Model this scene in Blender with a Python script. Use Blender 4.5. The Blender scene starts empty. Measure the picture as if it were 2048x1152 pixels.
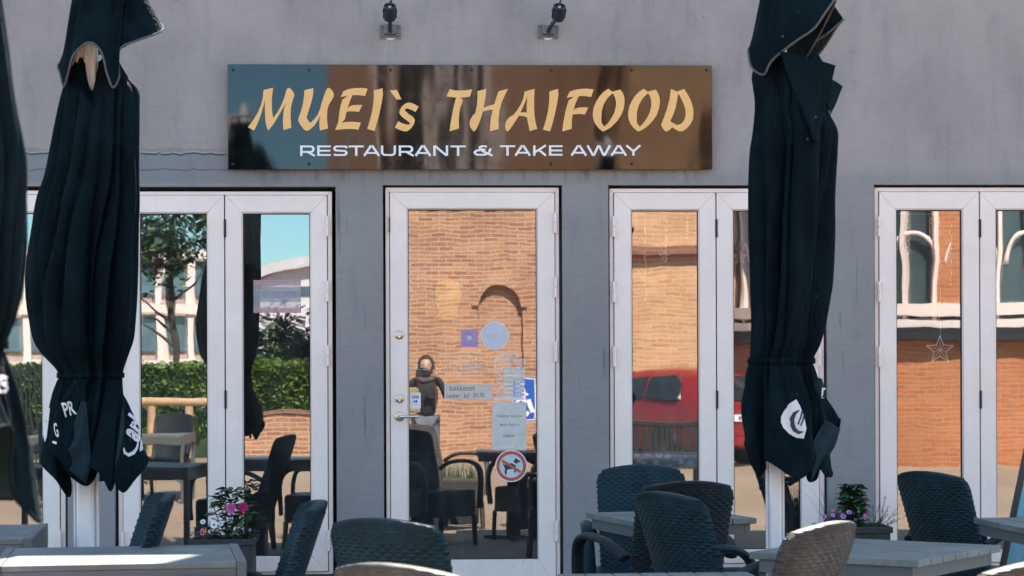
import bpy, bmesh, math, random
import numpy as np
from mathutils import Vector, Matrix
from mathutils.bvhtree import BVHTree

R = math.radians
random.seed(7)
rng = np.random.default_rng(11)
sc = bpy.context.scene
COL = sc.collection

# ------------------------------------------------------------------ camera model (measured from the photograph)
FPX = 4176.0                       # focal length in pixels of the 2048 px wide photograph
CAMZ, CAMD = 1.40, 12.0            # eye height, distance to the facade (plane y = 0)
YAW, ROLL = R(2.454), R(0.22)
PX0, PY0 = 1024.0, 745.0           # principal point (the lens is shifted up)

def ray(px, py):
    dx, dy = px - PX0, py - PY0
    u = (dx * math.cos(ROLL) - dy * math.sin(ROLL)) / FPX
    v = -(dx * math.sin(ROLL) + dy * math.cos(ROLL)) / FPX
    return Vector((u * math.cos(YAW) + math.sin(YAW), -u * math.sin(YAW) + math.cos(YAW), v))
CAM = Vector((0, -CAMD, CAMZ))
def at_y(px, py, y):
    d = ray(px, py); return CAM + d * ((y - CAM.y) / d.y)
def at_z(px, py, z):
    d = ray(px, py); return CAM + d * ((z - CAM.z) / d.z)
def at_d(px, py, dist):            # a point at a given depth along the view axis
    return CAM + ray(px, py) * dist
def mir(px, py, yy):               # where a thing stands whose reflection shows at (px, py): yy metres in front of the facade
    p = at_y(px, py, yy); return Vector((p.x, -p.y, p.z))

# ------------------------------------------------------------------ materials
def nodes(name):
    m = bpy.data.materials.new(name); m.use_nodes = True
    nt = m.node_tree; b = nt.nodes['Principled BSDF']
    return m, nt, b
def N(nt, t, **kw):
    n = nt.nodes.new(t)
    for k, v in kw.items(): setattr(n, k, v)
    return n
def mathn(nt, op, a, b=None, c=None):
    n = N(nt, 'ShaderNodeMath', operation=op)
    for i, v in enumerate((a, b, c)):
        if v is None: continue
        if isinstance(v, (int, float)): n.inputs[i].default_value = v
        else: nt.links.new(v, n.inputs[i])
    return n.outputs[0]
def mixc(nt, fac, a, b, bt='MIX'):
    n = N(nt, 'ShaderNodeMix', data_type='RGBA', blend_type=bt)
    for s, v in ((n.inputs[0], fac), (n.inputs[6], a), (n.inputs[7], b)):
        if isinstance(v, (int, float)): s.default_value = v
        elif isinstance(v, tuple): s.default_value = (*v[:3], 1)
        else: nt.links.new(v, s)
    return n.outputs[2]
def noise(nt, vec, scale, detail=4, rough=.55):
    n = N(nt, 'ShaderNodeTexNoise'); n.inputs['Scale'].default_value = scale
    n.inputs['Detail'].default_value = detail; n.inputs['Roughness'].default_value = rough
    nt.links.new(vec, n.inputs['Vector']); return n.outputs[0]
def mapping(nt, vec, scale=(1, 1, 1), loc=(0, 0, 0)):
    n = N(nt, 'ShaderNodeMapping'); n.inputs['Scale'].default_value = scale; n.inputs['Location'].default_value = loc
    nt.links.new(vec, n.inputs['Vector']); return n.outputs[0]
def objco(nt): return N(nt, 'ShaderNodeTexCoord').outputs['Object']
def smooth(nt, v, lo, hi, a=0., b=1.):
    n = N(nt, 'ShaderNodeMapRange', interpolation_type='SMOOTHSTEP')
    nt.links.new(v, n.inputs[0]); n.inputs[1].default_value = lo; n.inputs[2].default_value = hi
    n.inputs[3].default_value = a; n.inputs[4].default_value = b
    return n.outputs[0]
def bump(nt, b, h, dist, strength=1.):
    n = N(nt, 'ShaderNodeBump'); n.inputs['Distance'].default_value = dist; n.inputs['Strength'].default_value = strength
    nt.links.new(h, n.inputs['Height']); nt.links.new(n.outputs[0], b.inputs['Normal']); return n

def plain(name, col, rough=.5, var=.12, scale=6, bmp=0., bscale=60, metal=0., spec=.5, sheen=0.):
    """a painted / moulded surface with gentle irregular tone and relief"""
    m, nt, b = nodes(name)
    co = objco(nt)
    n1 = noise(nt, co, scale, 5); n2 = noise(nt, co, scale * 7, 3)
    f = mathn(nt, 'ADD', mathn(nt, 'MULTIPLY', n1, .7), mathn(nt, 'MULTIPLY', n2, .3))
    d = tuple(c * (1 - var) for c in col); l = tuple(min(1, c * (1 + var)) for c in col)
    nt.links.new(mixc(nt, smooth(nt, f, .3, .7), d, l), b.inputs['Base Color'])
    b.inputs['Roughness'].default_value = rough; b.inputs['Metallic'].default_value = metal
    b.inputs['Specular IOR Level'].default_value = spec
    if sheen: b.inputs['Sheen Weight'].default_value = sheen; b.inputs['Sheen Roughness'].default_value = .5
    if bmp: bump(nt, b, noise(nt, co, bscale, 4), bmp)
    return m

M = {}
M['white'] = plain('white_frame_paint', (.86, .70, .645), .38, .05, 2.2, .0002, 200)
def speckle(m):
    nt = m.node_tree; b = nt.nodes['Principled BSDF']; src = b.inputs['Base Color'].links[0].from_socket; co = objco(nt)
    sx = N(nt, 'ShaderNodeSeparateXYZ'); nt.links.new(co, sx.inputs[0])
    d = smooth(nt, noise(nt, co, 85, 2, .6), .66, .76); streak = smooth(nt, noise(nt, mapping(nt, co, (30, 1, 1.2)), 1., 4, .6), .56, .78)
    splash = smooth(nt, sx.outputs[2], .62, .20, .16, .85)                 # rain throws grit up on the low rails
    c = mixc(nt, mathn(nt, 'MULTIPLY', d, splash), src, (.22, .19, .17)); c = mixc(nt, mathn(nt, 'MULTIPLY', streak, .16), c, (.50, .44, .40))
    nt.links.new(c, b.inputs['Base Color'])
speckle(M['white'])
M['dark_gap'] = plain('black_gasket', (.012, .014, .017), .6)
M['steel'] = plain('brushed_steel', (.62, .60, .57), .28, .05, 20, metal=1.)
M['brass'] = plain('satin_brass_nickel', (.62, .47, .35), .3, .05, 20, metal=1.)
M['pole'] = plain('white_aluminium', (.74, .70, .70), .4, .06, 5)
M['black_metal'] = plain('black_lamp_paint', (.018, .026, .032), .42, .2, 20)
M['grey_plastic'] = plain('grey_bracket', (.13, .13, .145), .5, .1, 20)
M['gold'] = plain('gold_vinyl', (.86, .455, .155), .45, .05, 4)
M['letter_white'] = plain('white_vinyl', (.80, .77, .80), .5, .03, 8)
M['cloth_white'] = plain('white_print', (.62, .58, .59), .8, .06, 12)
M['taupe'] = plain('taupe_board', (.140, .146, .138), .5, .34, 4, .0006, 60)
M['table_metal'] = plain('grey_aluminium', (.095, .10, .105), .45, .1, 10)
M['interior'] = plain('dark_interior_paint', (.055, .05, .05), .8, .2, 1)
M['interior_floor'] = plain('dark_interior_floor', (.03, .03, .033), .4, .3, 3)
M['black'] = plain('black_print', (.012, .012, .014), .6)
M['planter'] = plain('black_planter', (.016, .02, .024), .55, .25, 8, .004, 40)
M['soil'] = plain('soil', (.02, .015, .01), .9, .3, 30, .01, 30)

def m_plaster():
    m, nt, b = nodes('grey_plaster')
    co = objco(nt)
    sx = N(nt, 'ShaderNodeSeparateXYZ'); nt.links.new(co, sx.inputs[0]); X, Z = sx.outputs[0], sx.outputs[2]
    big = noise(nt, mapping(nt, co, (1.1, 1, .8)), 1.3, 6, .6)
    mid = noise(nt, mapping(nt, co, (5, 1, 1.1)), 2.2, 5, .6)         # vertical drift of rain marks
    fine = noise(nt, co, 34, 4)
    col = mixc(nt, smooth(nt, big, .3, .72), (.258, .220, .212), (.355, .302, .288))
    col = mixc(nt, smooth(nt, mid, .50, .76, 0, .48), col, (.17, .165, .18))
    col = mixc(nt, smooth(nt, fine, .35, .8, 0, .22), col, (.34, .32, .325))
    # a repainted band just above the openings, with a wandering edge
    wob = mathn(nt, 'MULTIPLY', mathn(nt, 'SUBTRACT', noise(nt, mapping(nt, co, (3, 0, 0)), 1.7, 6, .65), .5), .10)
    zz = mathn(nt, 'SUBTRACT', Z, wob)
    left = smooth(nt, X, -.55, -.95)
    inband = mathn(nt, 'MULTIPLY', smooth(nt, zz, 2.685, 2.668), smooth(nt, zz, 2.50, 2.47, 1, 0))
    col = mixc(nt, mathn(nt, 'MULTIPLY', inband, mathn(nt, 'ADD', mathn(nt, 'MULTIPLY', left, .60), .06)), col, (.165, .175, .195))
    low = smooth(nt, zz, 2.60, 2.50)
    col = mixc(nt, mathn(nt, 'MULTIPLY', low, .45), col, (.205, .205, .215))  # below the repaint edge: lack of warm bounce put into the colour
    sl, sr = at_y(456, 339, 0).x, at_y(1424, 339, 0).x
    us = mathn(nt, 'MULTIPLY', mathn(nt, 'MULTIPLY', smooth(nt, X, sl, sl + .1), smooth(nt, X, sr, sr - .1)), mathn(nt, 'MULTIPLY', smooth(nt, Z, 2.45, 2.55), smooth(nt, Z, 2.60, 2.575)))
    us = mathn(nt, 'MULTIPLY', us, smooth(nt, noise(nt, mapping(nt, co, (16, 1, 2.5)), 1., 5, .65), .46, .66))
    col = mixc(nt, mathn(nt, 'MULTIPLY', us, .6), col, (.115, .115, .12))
    # two hairline cracks with a flaked lip on the left, over the first window
    def crack(z0, amp, w, seed):
        n = noise(nt, mapping(nt, co, (4.5, 0, 0), (seed, 0, 0)), 1.6, 10, .78)
        d = mathn(nt, 'ABSOLUTE', mathn(nt, 'SUBTRACT', mathn(nt, 'SUBTRACT', Z, z0), mathn(nt, 'MULTIPLY', mathn(nt, 'SUBTRACT', n, .5), amp)))
        br = smooth(nt, noise(nt, mapping(nt, co, (6, 0, 0), (seed + 3, 0, 0)), 2.3, 3), .36, .46)
        return mathn(nt, 'MULTIPLY', mathn(nt, 'MULTIPLY', smooth(nt, d, w, w * .25), left), br)
    c1 = crack(2.655, .11, .0055, 1.3); c2 = crack(2.565, .09, .0045, 5.1)
    cc = mathn(nt, 'MAXIMUM', c1, c2)
    cc = mathn(nt, 'MAXIMUM', c1, mathn(nt, 'MULTIPLY', c2, .5))
    col = mixc(nt, mathn(nt, 'MULTIPLY', cc, .85), col, (.05, .05, .052))
    l1 = crack(2.663, .11, .010, 1.3)
    col = mixc(nt, mathn(nt, 'MULTIPLY', mathn(nt, 'SUBTRACT', l1, c1), .35), col, (.5, .47, .46))
    # dark runs and scuffs on the piers
    runs = noise(nt, mapping(nt, co, (26, 1, 1.6)), 1., 3, .5)
    rz = mathn(nt, 'MULTIPLY', smooth(nt, runs, .61, .70), smooth(nt, noise(nt, co, 1.9, 2), .47, .58))
    col = mixc(nt, mathn(nt, 'MULTIPLY', mathn(nt, 'MULTIPLY', rz, smooth(nt, Z, 2.7, 2.2, .10, .62)), 1.), col, (.09, .10, .115))
    spots = noise(nt, co, 15, 2)
    col = mixc(nt, smooth(nt, spots, .73, .78, 0, .4), col, (.09, .10, .115))
    # drips under the two lamp brackets
    for px in (783, 1093):
        cx = at_y(px, 60, 0).x
        g = mathn(nt, 'MULTIPLY', smooth(nt, mathn(nt, 'ABSOLUTE', mathn(nt, 'SUBTRACT', X, cx)), .10, .0), smooth(nt, Z, 2.95, 3.3))
        g = mathn(nt, 'MULTIPLY', g, smooth(nt, Z, 3.335, 3.30))
        g = mathn(nt, 'MULTIPLY', g, smooth(nt, noise(nt, mapping(nt, co, (40, 1, 1)), 1., 2), .45, .6))
        col = mixc(nt, mathn(nt, 'MULTIPLY', g, .4), col, (.40, .36, .345))
    nt.links.new(col, b.inputs['Base Color'])
    b.inputs['Roughness'].default_value = .82; b.inputs['Specular IOR Level'].default_value = .25
    grain = noise(nt, co, 110, 3); trowel = noise(nt, mapping(nt, co, (1.5, 1, 4)), 5, 5, .6)
    h = mathn(nt, 'ADD', mathn(nt, 'MULTIPLY', grain, .0016), mathn(nt, 'MULTIPLY', trowel, .0050))
    h = mathn(nt, 'SUBTRACT', h, mathn(nt, 'MULTIPLY', cc, .004))
    h = mathn(nt, 'ADD', h, mathn(nt, 'MULTIPLY', mathn(nt, 'MULTIPLY', smooth(nt, zz, 2.675, 2.690), left), .003))
    bump(nt, b, h, 1.)
    return m
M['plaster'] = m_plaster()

def m_brick(name, c1, c2, mortar, radial=None, bw=.235, rh=.0667):
    m, nt, b = nodes(name)
    co = objco(nt); sx = N(nt, 'ShaderNodeSeparateXYZ'); nt.links.new(co, sx.inputs[0])
    cb = N(nt, 'ShaderNodeCombineXYZ')
    if radial:
        ang = mathn(nt, 'ARCTAN2', sx.outputs[0], sx.outputs[1]); nt.links.new(mathn(nt, 'MULTIPLY', ang, radial), cb.inputs[0])
    else:
        nt.links.new(mathn(nt, 'ADD', sx.outputs[0], sx.outputs[1]), cb.inputs[0])
    nt.links.new(sx.outputs[2], cb.inputs[1])
    t = N(nt, 'ShaderNodeTexBrick'); nt.links.new(cb.outputs[0], t.inputs['Vector'])
    t.inputs['Color1'].default_value = (*c1, 1); t.inputs['Color2'].default_value = (*c2, 1); t.inputs['Mortar'].default_value = (*mortar, 1)
    t.inputs['Scale'].default_value = 1; t.inputs['Brick Width'].default_value = bw; t.inputs['Row Height'].default_value = rh
    t.inputs['Mortar Size'].default_value = .0085; t.inputs['Mortar Smooth'].default_value = .15
    n1 = noise(nt, co, .9, 5); n2 = noise(nt, co, 9, 3)
    col = mixc(nt, smooth(nt, n1, .35, .75, 0, .35), t.outputs[0], tuple(c * .55 for c in c1))
    col = mixc(nt, smooth(nt, n2, .5, .8, 0, .3), col, tuple(min(1, c * 1.4) for c in c2))
    nt.links.new(col, b.inputs['Base Color']); b.inputs['Roughness'].default_value = .85
    bump(nt, b, t.outputs[1], -.006)
    return m
M['brick'] = m_brick('orange_red_brick', (.32, .125, .062), (.54, .27, .145), (.56, .45, .35))
M['brick_pale'] = m_brick('pale_orange_brick', (.50, .245, .115), (.68, .38, .19), (.64, .50, .36))
M['brick_dark'] = m_brick('dark_red_brick_and_shade', (.22, .085, .055), (.30, .12, .075), (.30, .22, .18))  # on the house beside the gable this dark red stands in for shade
M['brick_round'] = m_brick('round_wall_brick', (.46, .14, .05), (.56, .20, .075), (.50, .30, .18), radial=4.2)

def m_cloth(name, col, var=.35):
    m, nt, b = nodes(name)
    co = objco(nt)
    n1 = noise(nt, co, 5, 5); n2 = noise(nt, co, 26, 4)
    c = mixc(nt, smooth(nt, n1, .3, .75), tuple(x * (1 - var) for x in col), tuple(x * (1 + var) for x in col))
    dust = smooth(nt, n2, .60, .85, 0, .16)
    c = mixc(nt, dust, c, tuple(x * 2.2 + .003 for x in col))
    sp = smooth(nt, noise(nt, co, 42, 1), .79, .82, 0, .35)
    c = mixc(nt, sp, c, (.25, .24, .24))
    nt.links.new(c, b.inputs['Base Color'])
    b.inputs['Roughness'].default_value = .72; b.inputs['Specular IOR Level'].default_value = .04
    b.inputs['Sheen Weight'].default_value = .012; b.inputs['Sheen Roughness'].default_value = .4
    b.inputs['Sheen Tint'].default_value = (.45, .75, .9, 1)
    h = mathn(nt, 'ADD', mathn(nt, 'MULTIPLY', noise(nt, co, 300, 2), .0006), mathn(nt, 'ADD', mathn(nt, 'MULTIPLY', noise(nt, co, 14, 3), .006), mathn(nt, 'MULTIPLY', noise(nt, mapping(nt, co, (8, 8, 2.)), 1.5, 4, .6), .030)))
    bump(nt, b, h, 1.)
    return m
M['cloth'] = m_cloth('black_parasol_cloth', (.0028, .0086, .0120))
M['cloth_in'] = m_cloth('grey_cloth_underside', (.014, .028, .037), .2)
M['cloth_edge'] = m_cloth('cloth_hem_tape', (.10, .10, .11), .2)

def m_wicker(name, col, rough=.42):
    m, nt, b = nodes(name)
    co = objco(nt)
    n1 = noise(nt, co, 8, 4); n2 = noise(nt, mapping(nt, co, (1, 1, 8)), 40, 3)
    f = mathn(nt, 'ADD', mathn(nt, 'MULTIPLY', n1, .5), mathn(nt, 'MULTIPLY', n2, .5))
    nt.links.new(mixc(nt, smooth(nt, f, .3, .7), tuple(c * .5 for c in col), tuple(c * 1.75 for c in col)), b.inputs['Base Color'])
    b.inputs['Roughness'].default_value = rough; b.inputs['Specular IOR Level'].default_value = .20
    # wrapped strand relief
    w = N(nt, 'ShaderNodeTexWave', wave_type='BANDS', bands_direction='Z'); w.inputs['Scale'].default_value = 1
    nt.links.new(mapping(nt, co, (30, 30, 46)), w.inputs['Vector']); w.inputs['Distortion'].default_value = 1.
    bump(nt, b, w.outputs[1], .0012)
    return m
M['wicker'] = m_wicker('anthracite_wicker', (.0062, .0205, .028))
M['wicker_dark'] = m_wicker('black_wicker', (.008, .013, .018))
M['wicker_brown'] = m_wicker('taupe_wicker', (.066, .057, .053), .5)

def m_glass(name, refl, amp, scale, seed, tint=(1, 1, 1)):
    """window pane: partly mirrors the street, partly lets you see in; old insulating glass is never quite flat"""
    m = bpy.data.materials.new(name); m.use_nodes = True; nt = m.node_tree; nt.nodes.clear()
    out = N(nt, 'ShaderNodeOutputMaterial')
    co = objco(nt)
    g = N(nt, 'ShaderNodeBsdfGlossy'); g.inputs['Roughness'].default_value = 0.0; g.inputs['Color'].default_value = (*tint, 1)
    t = N(nt, 'ShaderNodeBsdfTransparent'); t.inputs['Color'].default_value = (.86, .90, .90, 1)
    mix = N(nt, 'ShaderNodeMixShader'); mix.inputs[0].default_value = refl
    n = noise(nt, mapping(nt, co, (scale, 1, scale * .62), (seed, 0, seed * 2.3)), 1., 1.2, .35)
    bn = N(nt, 'ShaderNodeBump'); bn.inputs['Strength'].default_value = 1; bn.inputs['Distance'].default_value = amp
    nt.links.new(n, bn.inputs['Height']); nt.links.new(bn.outputs[0], g.inputs['Normal'])
    nt.links.new(t.outputs[0], mix.inputs[1]); nt.links.new(g.outputs[0], mix.inputs[2])
    # a thin film of dust and wiping marks
    d = N(nt, 'ShaderNodeBsdfDiffuse'); d.inputs['Color'].default_value = (.60, .58, .56, 1); m2 = N(nt, 'ShaderNodeMixShader')
    nt.links.new(smooth(nt, noise(nt, mapping(nt, co, (4, 1, 1.6), (seed, 0, 0)), 2., 6, .65), .35, .8, .010, .055), m2.inputs[0])
    nt.links.new(mix.outputs[0], m2.inputs[1]); nt.links.new(d.outputs[0], m2.inputs[2]); nt.links.new(m2.outputs[0], out.inputs[0])
    return m
def m_clear():
    m = bpy.data.materials.new('clear_glass_back'); m.use_nodes = True; nt = m.node_tree; nt.nodes.clear()
    out = N(nt, 'ShaderNodeOutputMaterial'); t = N(nt, 'ShaderNodeBsdfTransparent'); t.inputs['Color'].default_value = (.97, .98, .98, 1)
    # the inner sheet of the double glazing throws a second, fainter image
    g = N(nt, 'ShaderNodeBsdfGlossy'); g.inputs['Roughness'].default_value = 0.; bn = N(nt, 'ShaderNodeBump'); bn.inputs['Distance'].default_value = .0006
    nt.links.new(noise(nt, mapping(nt, objco(nt), (3.1, 1, 2.3), (4.4, 0, 1.7)), 1., 1.2, .35), bn.inputs['Height']); nt.links.new(bn.outputs[0], g.inputs['Normal'])
    mx = N(nt, 'ShaderNodeMixShader'); mx.inputs[0].default_value = .085; nt.links.new(t.outputs[0], mx.inputs[1]); nt.links.new(g.outputs[0], mx.inputs[2])
    nt.links.new(mx.outputs[0], out.inputs[0]); return m
M['clear'] = m_clear()

def film(name, col, alpha, rough=.5):
    """thin vinyl or paper on glass: part of what is mirrored behind it still shows through"""
    m, nt, b = nodes(name)
    co = objco(nt)
    c = mixc(nt, smooth(nt, noise(nt, co, 18, 3), .3, .7), tuple(x * .95 for x in col), tuple(min(1, x * 1.04) for x in col))
    nt.links.new(c, b.inputs['Base Color']); b.inputs['Roughness'].default_value = rough; b.inputs['Alpha'].default_value = alpha
    return m

def m_sign():
    m, nt, b = nodes('glossy_brown_acrylic')
    co = objco(nt)
    b.inputs['Base Color'].default_value = (.0022, .0024, .0026, 1)
    b.inputs['Roughness'].default_value = .055; b.inputs['IOR'].default_value = 1.56
    n = noise(nt, mapping(nt, co, (2.3, 1, .75)), 1., 2, .4)
    n2 = noise(nt, mapping(nt, co, (7, 1, 1.1)), 1., 1, .4)
    h = mathn(nt, 'ADD', mathn(nt, 'MULTIPLY', n, .0042), mathn(nt, 'MULTIPLY', n2, .0005))
    bump(nt, b, h, 1.)
    sm = smooth(nt, noise(nt, co, 9, 6, .7), .45, .85, .045, .12)
    nt.links.new(sm, b.inputs['Roughness'])
    return m
M['sign'] = m_sign()

def m_ground():
    m, nt, b = nodes('sandy_paving')
    co = objco(nt)
    t = N(nt, 'ShaderNodeTexBrick'); nt.links.new(co, t.inputs['Vector'])
    t.inputs['Color1'].default_value = (.285, .195, .132, 1); t.inputs['Color2'].default_value = (.33, .235, .162, 1); t.inputs['Mortar'].default_value = (.27, .21, .16, 1)
    t.inputs['Scale'].default_value = 1; t.inputs['Brick Width'].default_value = .3; t.inputs['Row Height'].default_value = .15
    t.inputs['Mortar Size'].default_value = .006
    col = mixc(nt, smooth(nt, noise(nt, co, .35, 6), .35, .7, 0, .5), t.outputs[0], (.42, .32, .24))
    col = mixc(nt, smooth(nt, noise(nt, mapping(nt, co, (.3, 2, 1)), 1, 4), .55, .75, 0, .35), col, (.25, .2, .16))
    nt.links.new(col, b.inputs['Base Color']); b.inputs['Roughness'].default_value = .85
    bump(nt, b, t.outputs[1], -.004)
    return m
M['ground'] = m_ground()

def m_leaf(name, dark, light):
    m, nt, b = nodes(name)
    rnd = noise(nt, objco(nt), 3.1, 4)
    nt.links.new(mixc(nt, smooth(nt, rnd, .3, .7), dark, light), b.inputs['Base Color'])
    b.inputs['Roughness'].default_value = .55
    b.inputs['Subsurface Weight'].default_value = 0
    return m
M['leaf'] = m_leaf('leaf_green', (.022, .055, .020), (.06, .13, .04))
M['leaf_dark'] = m_leaf('leaf_dark_green', (.012, .032, .018), (.035, .075, .03))
M['leaf_hedge'] = m_leaf('hedge_green', (.05, .10, .015), (.13, .22, .035))
M['leaf_grey'] = m_leaf('grey_green_leaf', (.05, .075, .06), (.10, .14, .11))
M['bark'] = plain('bark', (.06, .045, .035), .9, .3, 8, .01, 20)
def petal(n, c): return plain(n, c, .6, .15, 40)
M['pink'] = petal('pink_petals', (.62, .13, .36)); M['magenta'] = petal('magenta_petals', (.55, .02, .16))
M['lilac'] = petal('lilac_petals', (.55, .17, .50)); M['whitep'] = petal('white_petals', (.75, .73, .72))
M['red_p'] = petal('red_petals', (.55, .04, .06)); M['orange_p'] = petal('wilted_petals', (.25, .09, .04)); M['blue_p'] = petal('blue_petals', (.08, .10, .5))
M['yellow_c'] = petal('flower_centre', (.05, .03, .06))

# ------------------------------------------------------------------ mesh builder
class MB:
    def __init__(s): s.v = []; s.f = []; s.mi = []
    def add(s, vs, fs, mi=0):
        o = len(s.v); s.v += [tuple(v) for v in vs]; s.f += [tuple(i + o for i in f) for f in fs]; s.mi += [mi] * len(fs); return s
    def box(s, x0, x1, y0, y1, z0, z1, mi=0, mat=None):
        vs = [Vector((x, y, z)) for x in (x0, x1) for y in (y0, y1) for z in (z0, z1)]
        if mat is not None: vs = [mat @ v for v in vs]
        return s.add(vs, [(0, 1, 3, 2), (4, 6, 7, 5), (0, 4, 5, 1), (2, 3, 7, 6), (0, 2, 6, 4), (1, 5, 7, 3)], mi)
    def grid(s, P, closed_u=False, mi=0, flip=False):
        """P: array rows x cols x 3"""
        P = np.asarray(P); r, c = P.shape[:2]
        fs = []
        for j in range(r - 1):
            for i in range(c if closed_u else c - 1):
                i2 = (i + 1) % c
                q = (j * c + i, j * c + i2, (j + 1) * c + i2, (j + 1) * c + i)
                fs.append(q[::-1] if flip else q)
        return s.add([tuple(p) for p in P.reshape(-1, 3)], fs, mi)
    def tube(s, path, r, n=10, mi=0, caps=True, flat=1.):
        path = [Vector(p) for p in path]; rr = r if hasattr(r, '__len__') else [r] * len(path)
        rows = []; up = Vector((0, 0, 1))
        prev = None
        for k, p in enumerate(path):
            t = (path[min(k + 1, len(path) - 1)] - path[max(k - 1, 0)]).normalized()
            if prev is None:
                a = t.cross(up) if abs(t.z) < .95 else t.cross(Vector((1, 0, 0)))
            else:
                a = prev - t * prev.dot(t)
            a.normalize(); prev = a; b = t.cross(a)
            rows.append([p + (a * math.cos(2 * math.pi * i / n) + b * math.sin(2 * math.pi * i / n) * flat) * rr[k] for i in range(n)])
        o = len(s.v); s.grid(np.array([[tuple(v) for v in row] for row in rows]), True, mi)
        if caps:
            m = len(path) - 1
            s.f += [tuple(o + i for i in range(n))[::-1], tuple(o + m * n + i for i in range(n))]; s.mi += [mi, mi]
        return s
    def lathe(s, prof, n=24, mi=0, mat=None):
        P = np.array([[(r * math.cos(2 * math.pi * i / n), r * math.sin(2 * math.pi * i / n), z) for i in range(n)] for r, z in prof])
        if mat is not None: P = np.array([[tuple(mat @ Vector(p)) for p in row] for row in P])
        return s.grid(P, True, mi)
    def prism(s, pts, y0, y1, mi=0):
        """polygon pts (x, z) extruded along y"""
        n = len(pts)
        vs = [(x, y0, z) for x, z in pts] + [(x, y1, z) for x, z in pts]
        fs = [tuple(range(n)), tuple(range(n, 2 * n))[::-1]] + [(i, n + i, n + (i + 1) % n, (i + 1) % n) for i in range(n)]
        return s.add(vs, fs, mi)
    def build(s, name, mats, parent=None, smooth=False, bevel=0., auto=False, seg=2):
        me = bpy.data.meshes.new(name); me.from_pydata(s.v, [], s.f)
        for m in (mats if isinstance(mats, (list, tuple)) else [mats]): me.materials.append(M[m] if isinstance(m, str) else m)
        me.polygons.foreach_set('material_index', s.mi)
        bm = bmesh.new(); bm.from_mesh(me); bmesh.ops.recalc_face_normals(bm, faces=bm.faces); bm.to_mesh(me); bm.free()
        if smooth: me.polygons.foreach_set('use_smooth', [True] * len(me.polygons))
        me.update()
        o = bpy.data.objects.new(name, me); COL.objects.link(o)
        if parent: o.parent = parent
        if bevel:
            b = o.modifiers.new('bevel', 'BEVEL'); b.width = bevel; b.segments = seg; b.limit_method = 'ANGLE'; b.angle_limit = R(35)
        if auto:
            try: me.set_sharp_from_angle(angle=R(40))
            except Exception: pass
        return o

def tag(o, label=None, cat=None, group=None, kind=None):
    if label: o['label'] = label
    if cat: o['category'] = cat
    if group: o['group'] = group
    if kind: o['kind'] = kind
    return o
def empty(name, loc=(0, 0, 0), rz=0., label=None, cat=None, group=None):
    o = bpy.data.objects.new(name, None); COL.objects.link(o); o.location = loc; o.rotation_euler = (0, 0, rz); o.empty_display_size = .1
    return tag(o, label, cat, group)
def copy_tree(o, parent=None):
    c = o.copy(); COL.objects.link(c); c.parent = parent
    for ch in list(o.children): copy_tree(ch, c)
    return c

# --- flat shapes with holes (letters, pictograms): polygons in (x, z), thin relief on a plane facing -y
def flat_mesh(polys, thick=.001):
    cu = bpy.data.curves.new('tmp', 'CURVE'); cu.dimensions = '2D'; cu.fill_mode = 'BOTH'; cu.extrude = thick / 2
    for p in polys:
        sp = cu.splines.new('POLY'); sp.points.add(len(p) - 1); sp.use_cyclic_u = True
        for q, (x, z) in zip(sp.points, p): q.co = (x, z, 0, 1)
    return curve_to_mesh(cu)
def curve_to_mesh(cu):
    ob = bpy.data.objects.new('tmp', cu); COL.objects.link(ob)
    dg = bpy.context.evaluated_depsgraph_get(); dg.update()
    me = bpy.data.meshes.new_from_object(ob.evaluated_get(dg)); bpy.data.objects.remove(ob); bpy.data.curves.remove(cu)
    return me
def text_geo(body, bold=0., shear=0., thick=.001):
    cu = bpy.data.curves.new('tmp', 'FONT'); cu.body = body; cu.size = 1; cu.extrude = 0; cu.offset = bold; cu.shear = shear
    cu.resolution_u = 3; cu.fill_mode = 'FRONT'
    me = curve_to_mesh(cu)
    v = np.array([p.co[:2] for p in me.vertices]); f = [tuple(p.vertices) for p in me.polygons]
    bpy.data.meshes.remove(me)
    return v, f
def text_into(mb, body, x0, x1, z0, z1, y, bold=0., shear=0., mi=0, keep=False):
    """writes body into the box x0..x1, z0..z1 on the plane y (readable from -y)"""
    v, f = text_geo(body, bold, shear)
    lo, hi = v.min(0), v.max(0); s = (hi - lo)
    k = (v - lo) / s
    if keep:
        sc_ = min((x1 - x0) / s[0], (z1 - z0) / s[1]); w = s[0] * sc_; xa = (x0 + x1) / 2 - w / 2
        pts = [(xa + a * w, y, z0 + b * s[1] * sc_) for a, b in k]
    else:
        pts = [(x0 + a * (x1 - x0), y, z0 + b * (z1 - z0)) for a, b in k]
    mb.add(pts, f, mi)
def catmull(pts, n, closed=True):
    P = np.array(pts, float); m = len(P); out = []
    for t in np.linspace(0, m if closed else m - 1, n, endpoint=not closed):
        i = int(math.floor(t)); u = t - i
        if closed: a, b, c, d = P[(i - 1) % m], P[i % m], P[(i + 1) % m], P[(i + 2) % m]
        else:
            i = min(i, m - 2); u = t - i
            a, b, c, d = P[max(i - 1, 0)], P[i], P[i + 1], P[min(i + 2, m - 1)]
        out.append(.5 * ((2 * b) + (c - a) * u + (2 * a - 5 * b + 4 * c - d) * u * u + (3 * b - a - 3 * c + d) * u ** 3))
    return np.array(out)

# ================================================================== SETTING: ground
g = MB().box(-90, 90, -110, 60, -.3, 0).build('ground', 'ground'); tag(g, kind='structure')

# ================================================================== RESTAURANT BUILDING
FY = .03                                            # plane of the frames
def wx(px, py=745): return at_y(px, py, FY).x
def wz(px, py): return at_y(px, py, FY).z
bld = empty('restaurant_building', (0, 0, 0), 0, 'grey plastered restaurant front with white framed glass doors and windows', 'building')
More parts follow.
